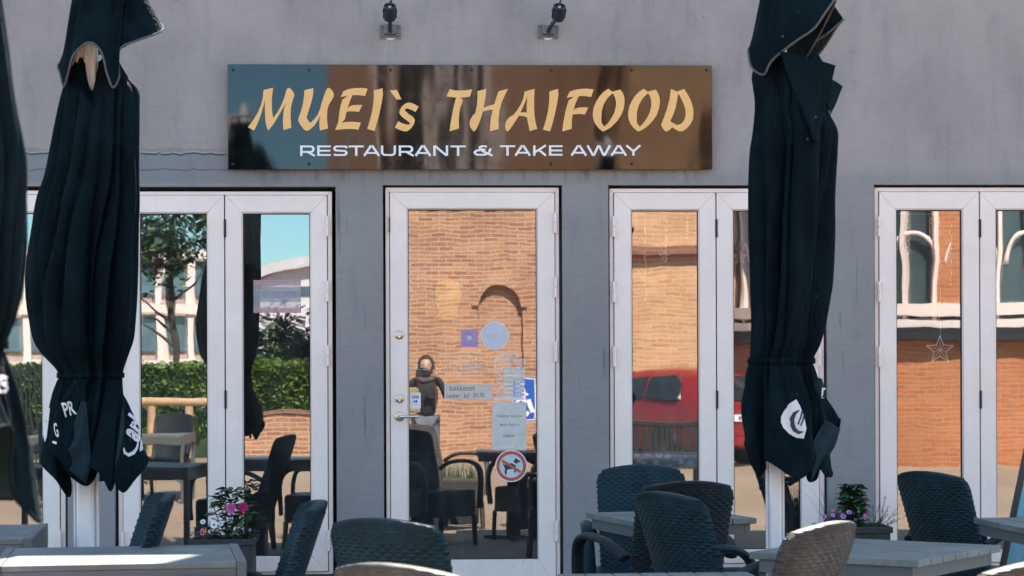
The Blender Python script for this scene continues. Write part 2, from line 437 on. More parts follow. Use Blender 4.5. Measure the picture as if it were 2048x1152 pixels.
# opening: left px, right px, top py, bottom z
OPEN = []
def opening(pl, pr, pt, zb, pc): OPEN.append((wx(pl), wx(pr), wz(pc, pt), zb))
ZB1, ZB2 = wz(450, 1152), wz(1430, 1138)
opening(-306, 136, 373, ZB1, -85); opening(230, 673, 374, ZB1, 450); opening(767, 1125, 371, .14, 945)
opening(1217, 1653, 371, ZB2, 1434); opening(1747, 2184, 370, ZB2, 1960)
w = MB(); XL, XR, TH = -9., 9.5, .30
ztop = max(o[2] for o in OPEN)
# unseen parapet: lowered over the middle to let sun onto the left table
steps = [(XL, -.62, 7.6), (-.62, .42, 6.10), (.42, XR, 7.6)]
for a, b_, h in steps: w.box(a, b_, 0, TH, ztop + .04, h)
edges = [XL] + [e for o in OPEN for e in o[:2]] + [XR]
for i in range(0, len(edges), 2): w.box(edges[i], edges[i + 1], 0, TH, 0, ztop + .04)
for o in OPEN:
    w.box(o[0], o[1], 0, TH, o[2], ztop + .04); w.box(o[0], o[1], 0, TH, 0, o[3])
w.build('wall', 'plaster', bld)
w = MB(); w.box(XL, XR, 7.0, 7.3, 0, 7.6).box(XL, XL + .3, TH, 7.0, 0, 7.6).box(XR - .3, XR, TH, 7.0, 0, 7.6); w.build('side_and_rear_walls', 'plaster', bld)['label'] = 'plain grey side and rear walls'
MB().box(XL + .3, XR - .3, TH, 7.0, 5.6, 5.8).build('roof', 'dark_gap', bld)
MB().box(XL + .3, XR - .3, TH + .002, 6.998, 3.0, 3.1).build('ceiling', 'interior', bld)
MB().box(XL + .3, XR - .3, TH, 7.0, .01, .12).build('indoor_floor', 'interior_floor', bld)
MB().box(XL + .31, XR - .31, 6.3, 6.5, .12, 3.0).build('indoor_wall', 'interior', bld)
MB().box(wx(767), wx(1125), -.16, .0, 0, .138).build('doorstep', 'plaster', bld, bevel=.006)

GLASS_N = [0]
def glass(seed, refl=.225, amp=.00036, scale=4.2):
    GLASS_N[0] += 1
    return m_glass('pane_glass', refl, amp, scale, seed)

def frame_rect(mb, x0, x1, z0, z1, wl, wr, wt, wb, y0, y1, mi=0):
    """mitred rectangular frame as four mitred bars"""
    o = [(x0, z0), (x1, z0), (x1, z1), (x0, z1)]; i = [(x0 + wl, z0 + wb), (x1 - wr, z0 + wb), (x1 - wr, z1 - wt), (x0 + wl, z1 - wt)]
    for k in range(4):
        a, b2, c, d = o[k], o[(k + 1) % 4], i[(k + 1) % 4], i[k]
        e = .00028                                        # hairline at the mitre
        def sh(p, q, f): return (p[0] + (q[0] - p[0]) * f, p[1] + (q[1] - p[1]) * f)
        L1 = math.dist(a, b2); L2 = max(1e-6, math.dist(d, c))
        mb.prism([sh(a, b2, e / L1), sh(b2, a, e / L1), sh(c, d, e / L2), sh(d, c, e / L2)], y0, y1, mi)

def pane(name, x0, x1, z0, z1, y, parent, gm):
    """a 6 mm sheet: only the outer face mirrors"""
    mb = MB(); mb.box(x0, x1, y, y + .006, z0, z1, 1)
    mb.mi[2] = 0
    o = mb.build(name, [gm, 'clear'], parent)
    for p in o.data.polygons: p.material_index = 0 if p.normal.y < -.5 else 1
    return o

def hinge(parent, x, zc, h=.118):
    mb = MB()
    mb.tube([(x, .004, zc - h / 2), (x, .004, zc - .002)], .0095, 12); mb.tube([(x, .004, zc + .002), (x, .004, zc + h / 2)], .0095, 12)
    mb.build('hinge', 'white', parent, smooth=True, auto=True)

def casement(label, px, tops, bots, seeds, hinge_sides, group='window'):
    """px = frame l, leaf1 l, pane1 l, pane1 r, leaf1 r, leaf2 l, pane2 l, pane2 r, leaf2 r, frame r"""
    pc = (px[0] + px[9]) / 2; X = [wx(p) for p in px]
    zf, zl, zp = [wz(pc, t) for t in tops]; zpb, zlb, zfb = [wz(pc, t) for t in bots]
    mb = MB(); frame_rect(mb, X[0], X[9], zfb, zf, X[1] - X[0] - .004, X[9] - X[8] - .004, zf - zl - .003, zlb - zfb - .003, FY, .12)
    fr = mb.build('window', 'white', bld, bevel=.002); fr['label'] = label
    rb = MB(); frame_rect(rb, X[0] + .012, X[9] - .012, zfb + .008, zf - .008, X[1] - X[0] + .012, X[9] - X[8] + .012, .045, .045, .085, .115)
    rb.box(X[4] - .012, X[5] + .012, .085, .115, zfb + .053, zf - .053)
    rb.build('rebate', 'dark_gap', fr)
    for k, (a, b2, c, d) in enumerate(((1, 2, 3, 4), (5, 6, 7, 8))):
        mb = MB()
        frame_rect(mb, X[a], X[d], zlb, zl, X[b2] - X[a] - .006, X[d] - X[c] - .006, zl - zp - .006, zpb - zlb - .006, .018, .084)
        frame_rect(mb, X[b2] - .0055, X[c] + .0055, zpb - .0055, zp + .0055, .0055, .0055, .0055, .0055, .024, .08)
        sh = mb.build('sash', 'white', fr, bevel=.0022)
        gk = MB(); frame_rect(gk, X[b2] + .0005, X[c] - .0005, zpb + .0005, zp - .0005, .0035, .0035, .0045, .0035, .030, .078); gk.build('gasket', 'dark_gap', fr)
        pane('pane', X[b2] + .001, X[c] - .001, zpb + .001, zp - .001, .042 + 0 * k, fr, glass(seeds[k]))
        xh = X[1] - .002 if k == 0 else X[8] + .002
        if hinge_sides[k]:
            for py in (453, 583, 712, 1082): hinge(fr, xh, wz(pc, py))
    for py in (457, 799, 1062):                            # dark catches on the meeting stile
        MB().box(X[4] - .001, X[5] + .005, .012, .022, wz(pc, py + 18), wz(pc, py - 18)).build('catch', 'dark_gap', fr, bevel=.001)
    mb = MB(); mb.box(X[0], X[9], -.03, .11, zfb - .030, zfb - .002); mb.build('sill', 'dark_gap', fr, bevel=.003)
    return fr
W0 = casement('white double casement mostly hidden behind the two left parasols', [-299, -289, -254, -120, -85, -83, -48, 85, 119, 130], (381, 390, 426), (1113, 1144, 1150), (3.1, 4.7), (1, 1))
W1 = casement('white double casement left of the entrance door', [236, 246, 281, 415, 449.5, 452, 487, 621, 655, 665], (383, 391, 427), (1113, 1144, 1150), (7.7, 9.2), (1, 1))
W2 = casement('white double casement right of the entrance door', [1220, 1229, 1264, 1397, 1431.5, 1434, 1467, 1600, 1637, 1648], (377, 386, 421), (1099, 1126, 1135), (12.4, 15.8), (1, 1))
W3 = casement('white double casement at the right edge, mirroring a round brick wall', [1750, 1759, 1793, 1924, 1958, 1960.5, 1992, 2125, 2160, 2171], (375, 384, 420), (1099, 1124, 1132), (18.2, 21.3), (1, 1))

# ---- entrance door
def door():
    pc = 945; px = [772, 781, 817, 1074, 1110, 1119]; X = [wx(p) for p in px]
    zf, zl, zp, zpb, zlb = wz(pc, 375), wz(pc, 385), wz(pc, 419), wz(pc, 1119), .165
    mb = MB(); frame_rect(mb, X[0], X[5], .14, zf, X[1] - X[0] - .004, X[5] - X[4] - .004, zf - zl - .003, .02, FY, .12)
    fr = mb.build('door', 'white', bld, bevel=.002); fr['label'] = 'white framed glass entrance door covered with notices'
    rb = MB(); frame_rect(rb, X[0] + .012, X[5] - .012, .15, zf - .008, X[1] - X[0] + .012, X[5] - X[4] + .012, .045, .045, .085, .115); rb.build('rebate', 'dark_gap', fr)
    mb = MB(); frame_rect(mb, X[1], X[4], zlb, zl, X[2] - X[1] - .006, X[4] - X[3] - .006, zl - zp - .006, zpb - zlb - .006, .018, .084)
    frame_rect(mb, X[2] - .0055, X[3] + .0055, zpb - .0055, zp + .0055, .0055, .0055, .0055, .0055, .024, .08)
    mb.build('leaf', 'white', fr, bevel=.0022)
    gk = MB(); frame_rect(gk, X[2] + .0005, X[3] - .0005, zpb + .0005, zp - .0005, .0035, .0035, .0045, .0035, .030, .078); gk.build('gasket', 'dark_gap', fr)
    pane('pane', X[2] + .001, X[3] - .001, zpb + .001, zp - .001, .042, fr, glass(27.3, .22, .00028, 5.))
    for py in (446, 575, 703, 1062): hinge(fr, X[4] + .003, wz(pc, py))
    MB().box(X[1] - .006, X[1] + .001, .012, .022, wz(pc, 465), wz(pc, 434)).build('catch', 'dark_gap', fr)
    rot = Matrix.Rotation(R(90), 4, 'X')
    for py in (670, 797):
        c = Vector((wx(799), .018, wz(799, py)))
        mb = MB(); mb.lathe([(0, .009), (.019, .009), (.0245, .006), (.026, 0)], 28, 0, Matrix.Translation(c) @ rot)
        mb.lathe([(0, .013), (.0085, .013), (.0095, .009)], 16, 1, Matrix.Translation(c) @ rot)
        mb.box(c.x - .005, c.x + .005, c.y - .0125, c.y - .008, c.z - .017, c.z - .004, 1)
        mb.box(c.x - .001, c.x + .001, c.y - .0142, c.y - .0125, c.z - .006, c.z + .006, 2)
        mb.build('lock', ['brass', 'steel', 'black'], fr, smooth=True, auto=True)
    c = Vector((wx(799), .018, wz(799, 833)))
    mb = MB(); mb.lathe([(0, .009), (.021, .009), (.0265, .006), (.028, 0)], 28, 1, Matrix.Translation(c) @ rot)
    p0 = c + Vector((0, -.005, 0)); e = wx(837) - c.x
    mb.tube([p0, p0 + Vector((0, -.03, 0)), p0 + Vector((.004, -.041, 0)), p0 + Vector((.014, -.047, 0)), p0 + Vector((e, -.047, 0))], .0088, 14, 0)
    mb.build('handle', ['steel', 'brass'], fr, smooth=True, auto=True)
    return fr
DOOR = door()

# ================================================================== SIGN BOARD
def sg(px, py, y): p = at_y(px, py, y); return p
SY = -.045
sign = empty('shop_sign', (sg(940, 234, SY).x, SY, sg(940, 339, SY).z), 0, 'wide glossy dark sign board with gold lettering above the door', 'sign')
def S_local(p): return (p.x - sign.location.x, p.z - sign.location.z)
x0, z0 = S_local(sg(456, 339, SY)); x1, z1 = S_local(sg(1424, 131, SY))
MB().box(x0, x1, 0, .008, z0, z1).build('board', 'sign', sign, bevel=.0015)
for px in (466, 618, 781, 943, 1102, 1263, 1413):
    for py in (140, 328):
        a, b_ = S_local(sg(px, py, SY))
        MB().lathe([(0, .006), (.005, .0052), (.0085, .002), (.009, 0)], 14, 0, Matrix.Translation((a, 0, b_)) @ Matrix.Rotation(R(90), 4, 'X')).build('screw', 'black', sign, smooth=True)
for px in (560, 940, 1320):                         # stand-off battens behind the board
    a, _ = S_local(sg(px, 234, SY)); MB().box(a - .02, a + .02, .009, .0445, z0 + .05, z1 - .05).build('batten', 'dark_gap', sign)

K = 240 / 2048.
L1 = {  # gold brush letters: outlines measured on enlargements, each (base x, [outer, hole...])
 'M': (490, [[(52,763),(150,630),(220,510),(280,370),(305,260),(316,130),(480,90),(462,230),(458,400),(465,520),(482,608),(560,500),(620,390),(670,260),(705,140),(720,105),(742,93),(770,102),(798,128),(830,175),(842,215),(830,260),(800,350),(782,440),(778,540),(782,660),(790,772),(660,813),(648,720),(648,620),(658,500),(675,420),(692,358),(640,450),(560,590),(480,720),(400,820),(380,790),(355,700),(345,600),(340,450),(338,290),(318,390),(285,510),(240,640),(195,745),(155,820)]]),
 'U': (490, [[(1015,132),(1168,95),(1163,200),(1140,310),(1100,440),(1050,595),(1075,645),(1115,690),(1180,630),(1240,550),(1280,460),(1320,310),(1365,180),(1400,105),(1422,92),(1460,105),(1500,155),(1518,205),(1510,250),(1475,310),(1430,385),(1410,450),(1400,540),(1402,660),(1418,785),(1282,820),(1270,760),(1270,660),(1285,565),(1240,650),(1180,740),(1100,810),(1050,826),(1010,805),(950,730),(915,665),(908,635),(920,590),(960,480),(990,360),(1008,240)]]),
 'E': (490, [[(1632,248),(1680,148),(1760,115),(1860,98),(1980,93),(2092,105),(2050,232),(1960,218),(1838,215),(1800,290),(1770,380),(1750,445),(1790,405),(1840,388),(2002,382),(1945,502),(1850,490),(1735,495),(1720,560),(1705,630),(1645,690),(1720,675),(1840,670),(1980,684),(1934,808),(1840,793),(1720,795),(1537,810),(1590,680),(1605,560),(1630,400),(1662,292),(1755,228)]]),
 'I': (690, [[(490,137),(640,98),(648,200),(630,330),(590,520),(555,660),(505,827),(380,793),(430,630),(470,460),(490,300),(494,210)]]),
 'q': (690, [[(765,137),(885,127),(965,290),(880,290)]]),
 's': (690, [[(1257,415),(1203,505),(1160,480),(1110,455),(1060,442),(1020,455),(1025,480),(1080,535),(1150,580),(1185,620),(1190,665),(1170,720),(1120,790),(1070,828),(1020,836),(960,820),(900,795),(850,767),(908,658),(960,690),(1020,712),(1070,720),(1105,715),(1110,695),(1080,665),(1010,615),(950,565),(928,520),(935,470),(970,415),(1020,365),(1080,345),(1140,350),(1200,378)]]),
 'T': (880, [[(165,115),(250,133),(350,140),(450,133),(548,117),(512,240),(430,252),(340,258),(390,295),(375,350),(345,440),(328,540),(320,650),(322,785),(165,832),(180,700),(205,560),(240,380),(275,258),(190,250),(113,238)]]),
 'H': (880, [[(640,148),(790,110),(780,220),(745,432),(830,400),(928,372),(960,260),(1000,150),(1162,108),(1100,230),(1045,360),(1015,480),(1000,620),(1000,795),(853,832),(858,700),(870,600),(900,470),(840,468),(730,495),(700,600),(660,710),(620,800),(580,838),(545,805),(515,755),(503,700),(515,640),(550,580),(605,515),(630,380),(640,250)]]),
 'A': (880, [[(1445,155),(1613,108),(1606,250),(1605,420),(1612,560),(1632,690),(1660,792),(1530,830),(1510,730),(1483,595),(1430,575),(1345,568),(1300,640),(1240,730),(1190,805),(1155,838),(1130,822),(1113,770),(1115,700),(1140,640),(1190,590),(1260,548),(1320,470),(1380,370),(1425,260)],[(1490,228),(1480,380),(1480,512),(1368,512),(1410,430),(1455,330)]]),
 'i': (880, [[(1863,155),(2013,108),(2022,210),(2000,350),(1960,540),(1925,680),(1877,838),(1757,803),(1805,650),(1845,480),(1863,320),(1867,220)]]),
 'F': (1070, [[(540,262),(592,157),(680,128),(780,110),(880,105),(1000,120),(957,248),(860,232),(748,232),(710,310),(680,390),(653,490),(690,445),(740,430),(820,424),(907,428),(852,547),(770,535),(643,545),(628,640),(625,790),(466,836),(480,710),(510,540),(540,410),(575,305),(668,240)]]),
 'O': (1070, [[(1250,108),(1320,157),(1455,120),(1500,185),(1525,260),(1528,350),(1510,450),(1470,560),(1400,660),(1300,760),(1220,810),(1160,838),(1090,785),(1030,710),(995,630),(985,540),(1000,430),(1040,330),(1100,235),(1170,160)],[(1328,183),(1365,250),(1382,330),(1380,410),(1355,510),(1310,600),(1250,690),(1183,757),(1135,688),(1132,600),(1140,480),(1170,380),(1220,290),(1270,230)]]),
 'D': (1170, [[(1467,110),(1570,155),(1693,110),(1760,220),(1810,320),(1842,430),(1852,530),(1840,630),(1800,710),(1730,790),(1660,832),(1610,835),(1550,805),(1490,762),(1440,812),(1390,838),(1360,825),(1330,785),(1297,730),(1350,590),(1400,450),(1440,300)],[(1590,187),(1650,290),(1690,380),(1715,470),(1717,570),(1690,650),(1640,705),(1580,727),(1520,705),(1453,663),(1500,560),(1540,450),(1570,300)]]),
}
L1['o'] = (1070, [[(x + 603, y + 1) for x, y in poly] for poly in L1['O'][1]])
for word in ('MUEIqs', 'THAiFOoD'):
    polys = []
    for k in word:
        bx, ps = L1[k]
        for p in ps: polys.append([S_local(sg(bx + x * K, 165 + y * K, SY)) for x, y in p])
    me = flat_mesh(polys, .0012)
    mb = MB(); mb.add([(v.co.x, -.0012 + v.co.z, v.co.y) for v in me.vertices], [tuple(p.vertices) for p in me.polygons])
    mb.build('gold_lettering', 'gold', sign)

def strokes(ch):
    """extended grotesque capitals as centre-line strokes in a unit box; h/v tell the stroke weight"""
    r = .93; l = .07; t = .915; b = .085
    def arc(cx, cy, rx, ry, a0, a1, n=9): return [(cx + rx * math.cos(R(a0 + (a1 - a0) * i / n)), cy + ry * math.sin(R(a0 + (a1 - a0) * i / n))) for i in range(n + 1)]
    return {
     'R': [[(l, 0), (l, 1)], [(l, t), (.62, t)] + arc(.68, .65, .2, .265, 90, -90) + [(l, .385)], [(.50, .385), (.97, 0)]],
     'E': [[(l, 0), (l, 1)], [(l, t), (1, t)], [(l, .5), (.97, .5)], [(l, b), (1, b)]],
     'S': [[(.96, .75)] + arc(.80, .80, .14, .115, 10, 90, 4) + arc(.26, .715, .19, .20, 90, 250, 8) + [(.5, .50)] + arc(.74, .285, .19, .20, 70, -90, 8) + arc(.20, .20, .15, .115, 270, 190, 4)],
     'T': [[(.5, 0), (.5, 1)], [(0, t), (1, t)]],
     'A': [[(.06, 0), (.47, 1)], [(.94, 0), (.53, 1)], [(.2, .28), (.8, .28)]],
     'U': [[(l, 1), (l, .42)] + arc(.31, .36, .24, .275, 180, 270, 6) + arc(.69, .36, .24, .275, 270, 360, 6) + [(r, .42), (r, 1)]],
     'N': [[(l, 0), (l, 1)], [(.1, .97), (.9, .03)], [(r, 0), (r, 1)]],
     'K': [[(l, 0), (l, 1)], [(.12, .34), (.92, 1)], [(.38, .58), (.92, 0)]],
     'W': [[(.04, 1), (.27, 0)], [(.29, 0), (.49, 1)], [(.51, 1), (.71, 0)], [(.73, 0), (.96, 1)]],
     'Y': [[(.05, 1), (.5, .42)], [(.95, 1), (.5, .42)], [(.5, .46), (.5, 0)]],
     '&': [[(.68, .86)] + arc(.5, .77, .2, .15, 60, 200, 8) + [(.42, .60), (.62, .56)], [(.42, .585)] + arc(.28, .30, .24, .22, 100, 270, 8) + arc(.45, .45, .37, .37, 270, 335, 5) + [(.88, .70)], [(.40, .48), (.98, 0)]],
    }[ch]
def ribbon(mb, pts, hw, y, mi=0, vw=None):
    """flat stroke; vw = half width of near-vertical strokes"""
    P = [Vector((a, 0, c)) for a, c in pts]; rows = []
    for i, p in enumerate(P):
        t = (P[min(i + 1, len(P) - 1)] - P[max(i - 1, 0)]).normalized()
        n = Vector((-t.z, 0, t.x)); hh = hw + ((vw or hw) - hw) * abs(n.x)
        if 0 < i < len(P) - 1:
            t1 = (P[i] - P[i - 1]).normalized(); hh /= max(.6, abs(n.dot(Vector((-t1.z, 0, t1.x)))))
        rows.append([(p.x - n.x * hh, y, p.z - n.z * hh), (p.x + n.x * hh, y, p.z + n.z * hh)])
    mb.grid(np.array(rows), False, mi)
for base, sc_, yA, yB, items in ((590, 5.851, 65, 186, [('R',62,237),('E',263,418),('S',450,612),('T',628,806),('A',797,995),('U',1007,1180),('R',1215,1392),('A',1400,1595),('N',1620,1790),('T',1820,1997)]),
                                 (930, 5.689, 61, 178, [('&',102,318)]), (930, 5.689, 61, 178, [('T',398,570),('A',562,750),('K',778,933),('E',958,1110)]), (930, 5.689, 61, 178, [('A',1200,1390),('W',1383,1660),('A',1655,1843),('Y',1828,2003)])):
    mb = MB()
    for ch, xa, xb in items:
        xa, za = S_local(sg(base + xa / sc_, 280 + yB / sc_, SY)); xb, zb = S_local(sg(base + xb / sc_, 280 + yA / sc_, SY))
        for n_, st in enumerate(strokes(ch)):
            ribbon(mb, [(xa + (xb - xa) * u, za + (zb - za) * v) for u, v in st], .0049, -.0008 - .00025 * n_, 0, .0066)
    mb.build('white_lettering', 'letter_white', sign)

# ================================================================== SPOT LAMPS above the sign
def spot(pxb, pyb, tilt_px, label):
    c = at_y(pxb, pyb, 0)
    root = empty('spot_lamp', (c.x, 0, c.z), 0, label, 'lamp', 'spot lamps above the sign')
    u = 1 / 348.
    mb = MB(); mb.lathe([(0, .004), (.043, .004), (.046, 0)], 24, 0, Matrix.Translation((0, -.0005, 0)) @ Matrix.Rotation(R(90), 4, 'X')); mb.build('wall_seal', 'letter_white', root, smooth=True)
    mb = MB(); mb.box(-.060, -.030, -.010, 0, -.040, .040); mb.box(.030, .060, -.010, 0, -.040, .040); mb.box(-.03, .03, -.006, -.0045, -.035, .035)
    for sx in (-1, 1):
        for sz in (-1, 1): mb.box(sx * .045 - .006, sx * .045 + .006, -.0112, -.0098, sz * .028 - .003, sz * .028 + .003, 1)
    mb.build('back_plate', ['grey_plastic', 'black_metal'], root, bevel=.004)
    mb = MB(); mb.box(-.036, .036, -.052, -.0065, -.018, .036); mb.build('junction_box', 'grey_plastic', root, bevel=.006)
    dx = tilt_px * u; top = Vector((dx, -.13, .13))
    mb = MB(); mb.tube([(0, -.054, -.005), (0, -.075, .0), (dx * .35, -.10, .03), (dx * .85, -.118, .062)], .0115, 12); mb.build('arm', 'black_metal', root, smooth=True, auto=True)
    # the lamp body points back down to the sign: its rear end, with the cable, faces the street
    ax = Vector((.05 if tilt_px > 5 else .015, -.68, .73)).normalized(); q = ax.to_track_quat('Z', 'Y').to_matrix().to_4x4()
    cen = Vector((dx, -.125, .088)); T = Matrix.Translation(cen) @ q
    mb = MB(); mb.lathe([(0, -.045), (.028, -.045), (.033, -.041), (.0345, -.032), (.035, .036), (.035, .046), (.031, .048), (.027, .048), (.025, .037), (0, .037)], 28, 0, T)
    body = mb.build('lamp_body', 'black_metal', root, smooth=True, auto=True)
    mb = MB(); mb.box(-.007, .007, -.004, .004, .0371, .046, 0, T); mb.box(-.010, .010, -.014, -.011, .0372, .038, 0, T); mb.build('cable_gland', 'letter_white', root, bevel=.001)
    pts = [T @ Vector(p) for p in ((0, 0, .044), (.0, .006, .062), (.006, .020, .072), (.010, .034, .060), (.004, .040, .03))]
    mb = MB(); mb.tube(catmull([tuple(p) for p in pts], 14, False), .0042, 8); mb.build('cable', 'black_metal', root, smooth=True)
    for sx in (-1, 1):
        mb = MB(); mb.box(sx * .0365 - .0025, sx * .0365 + .0025, -.009, .009, -.03, .028, 0, T)
        mb.tube([T @ Vector((sx * .034, 0, .015)), T @ Vector((sx * .043, 0, .015))], .004, 8)
        mb.build('yoke', 'black_metal', root)
spot(780.5, 64, 0, 'left black spot lamp on a grey wall bracket, standing upright')
spot(1096, 64, 19, 'black spot lamp whose arm leans to the right over the sign')

# ================================================================== NOTICES on the door glass
NY = .0405
def nt_(px, py): p = at_y(px, py, NY); return p
F = dict(paper=film('white_paper', (.82, .70, .63), .62), paper2=film('thin_white_paper', (.76, .70, .66), .70), ghost=film('frosted_film', (.74, .72, .80), .62), purple=film('purple_film', (.50, .34, .62), .60),
         faint=film('faint_white_vinyl', (.85, .78, .72), .42), hours=film('white_hours_vinyl', (.86, .80, .78), .72), red=film('red_print', (.58, .085, .065), .88), pict=film('pale_blue_print', (.60, .68, .70), .78),
         ink=film('black_ink', (.03, .03, .035), .88), grey=film('grey_ink', (.22, .21, .22), .85), gtext=film('tan_ink', (.42, .30, .24), .75), sticker=film('white_sticker', (.74, .74, .80), .95), redink=film('red_ink', (.75, .08, .04), .95))
def notice(name, box, label, cat, parts):
    """box = px l, py t, px r, py b; parts: list of (child name, material, fn(mb, P)) with P: px -> local"""
    o = nt_((box[0] + box[2]) / 2, box[3])
    root = empty(name, o, 0, label, cat)
    def P(px, py): p = nt_(px, py); return (p.x - o.x, p.z - o.z)
    for nm, mat, fn in parts:
        mb = MB(); fn(mb, P); mb.build(nm, F.get(mat, mat), root)
    return root
def poly_fn(pts, y, mi=0):
    return lambda mb, P: mb.prism([P(*q) for q in pts], y, y + .0004, mi)
def rect(l, t, r, b): return [(l, t), (r, t), (r, b), (l, b)]
def circ(cx, cy, r, n=40): return [(cx + r * math.cos(2 * math.pi * i / n), cy + r * math.sin(2 * math.pi * i / n)) for i in range(n)]
def ring(mb, P, cx, cy, r0, r1, y, n=48, a0=0, a1=360):
    rows = [[(*(lambda q: (q[0], y, q[1]))(P(cx + r * math.cos(R(a0 + (a1 - a0) * i / n)), cy + r * math.sin(R(a0 + (a1 - a0) * i / n)))),) for i in range(n + 1)] for r in (r0, r1)]
    mb.grid(np.array(rows))
def txt(items, y=-.0006, bold=0., shear=0.):
    def fn(mb, P):
        for body, l, t, r, b in items:
            x0, z0 = P(l, b); x1, z1 = P(r, t); text_into(mb, body, x0, x1, z0, z1, y, bold, shear)
    return fn
def line(mb, P, a, b, hw, y): ribbon(mb, [P(*a), P(*b)], hw, y)

notice('round_sticker', (961, 643, 1018, 700), 'round frosted white sticker on the upper door glass', 'sticker', [
    ('disc', 'ghost', poly_fn(circ(989.5, 671.5, 27), 0)),
    ('rim', 'hours', lambda mb, P: ring(mb, P, 989.5, 671.5, 26, 28.4, -.0005)),
    ('lettering', 'faint', txt([('smiley', 972, 665, 1007, 680)], -.0006, .02, .3))])
notice('square_sticker', (922, 660, 956, 694), 'small square purple sticker beside the round one', 'sticker', [
    ('sheet', 'purple', poly_fn([(924, 660), (954, 660), (956, 662), (956, 692), (954, 694), (924, 694), (922, 692), (922, 662)], 0)),
    ('emblem', 'faint', lambda mb, P: mb.prism([P(*q) for q in circ(939, 676, 5.2, 14)], -.0006, -.0004))])
def open_border(mb, P):
    q = [(908, 709), (972, 709), (978, 715), (978, 749), (972, 755), (908, 755), (902, 749), (902, 715), (908, 709)]
    for a, b in zip(q, q[1:]): line(mb, P, a, b, .0012, 0)
notice('open_sign', (902, 709, 978, 755), 'faint outlined open sign lettered on the door glass', 'sign', [
    ('border', 'faint', open_border),
    ('lettering', 'faint', txt([("WE'RE", 928, 714, 954, 720), ('OPEN', 914, 725, 968, 741), ('WELCOME', 920, 744, 961, 750)], -.0004, .025))])
def hours_cells(mb, P):
    for k in range(7):
        y = 734.5 + k * 8.55
        mb.prism([P(*q) for q in rect(1007, y, 1027, y + 7.2)], -.0002, 0); mb.prism([P(*q) for q in rect(1029, y, 1049, y + 7.2)], -.0002, 0)
        q = [(989, y), (1003, y), (1005, y + 2), (1005, y + 5.2), (1003, y + 7.2), (989, y + 7.2), (988, y + 6), (988, y + 1), (989, y)]
        for a, b in zip(q, q[1:]): line(mb, P, a, b, .0007, -.0002)
    mb.prism([P(*q) for q in [(1002, 708), (1034, 708), (1034, 715), (1002, 715)]], -.0002, 0)
    mb.prism([P(*q) for q in [(999, 710), (1001.8, 709), (1001.8, 715), (999, 716), (1001, 713)]], -.0002, 0); mb.prism([P(*q) for q in [(1037, 710), (1034.2, 709), (1034.2, 715), (1037, 716), (1035, 713)]], -.0002, 0)
    mb.prism([P(*q) for q in rect(986, 727.2, 1050, 728.6)], -.0002, 0); mb.prism([P(*q) for q in rect(988, 794.5, 1049, 800)], -.0002, 0)
def hours_txt(mb, P):
    txt([('BUSINESS HOURS', 988, 717, 1049, 725.5), ('OPEN', 1011, 730, 1023, 733.3), ('CLOSE', 1032, 730, 1046, 733.3)], -.0005, .02)(mb, P)
    for k, d in enumerate(('MON', 'TUE', 'WED', 'THU', 'FRI', 'SAT', 'SUN')):
        y = 734.5 + k * 8.55; txt([(d, 991, y + 1.8, 1002, y + 5.6)], -.0005, .03)(mb, P)
def hours_ink(mb, P):
    txt([('WELCOME', 1004, 709.6, 1032, 713.6)], -.0005, .02)(mb, P)
    for k in range(7):
        y = 734.5 + k * 8.55
        txt([('16:00' if k == 6 else '13:00', 1008, y + 1.3, 1026, y + 6), ('21:00', 1030, y + 1.3, 1048, y + 6)], -.0005, .01)(mb, P)
notice('opening_hours_sign', (986, 708, 1050, 800), 'white business hours table lettered on the door glass', 'sign', [
    ('panels', 'hours', hours_cells), ('lettering', 'hours', hours_txt), ('figures', 'gtext', hours_ink)])
notice('paper_note', (889, 766, 985, 802), 'torn white paper strip handwritten in black on the door', 'note', [
    ('sheet', 'paper', poly_fn([(889, 766), (895, 766.5), (899, 768), (910, 767), (930, 767), (944, 768.3), (957, 769), (963, 772), (965, 768.4), (984.5, 768), (984, 801), (940, 799.6), (889, 799.6)], 0)),
    ('handwriting', 'ink', txt([('k\u00f8kkenet', 899, 770.5, 950, 782), ('lukker', 893, 787, 920, 796), ('kl', 928, 787, 938, 796), ('20:30', 945, 786, 969, 794.5)], -.0006, -.006, .15))])
notice('toilet_notice', (984, 804, 1053, 900), 'white paper sheet with printed toilet notice low on the door', 'notice', [
    ('sheet', 'paper2', poly_fn([(985.5, 805), (1052.6, 805), (1053, 900), (1020, 899.6), (984, 899)], .0008)),
    ('lettering', 'grey', txt([('Toiletter kun for', 992.5, 828.5, 1045, 835), ("Muei's Thaifood", 1000, 847, 1039, 852), ('G\u00e6ster', 1007, 867, 1031, 874.5)], .0002, .004, .25)),
    ('tape', 'hours', poly_fn(rect(1003, 891.5, 1029, 895.5), .0002))])
def dog(mb, P):
    T = lambda q: P(970 + q[0] / 7.2, 820 + q[1] / 7.2)
    mb.prism([T(q) for q in [(410, 745), (445, 685), (455, 705), (480, 715), (505, 740), (500, 753), (470, 755), (455, 778)]], -.0010, -.0006)
    mb.prism([T(q) for q in [(258, 755), (280, 790), (330, 775), (385, 765), (445, 800), (432, 835), (445, 880), (445, 900), (425, 902), (412, 845), (325, 855), (312, 880), (312, 925), (290, 930), (282, 890), (288, 850), (275, 810), (262, 790)]], -.0010, -.0006)
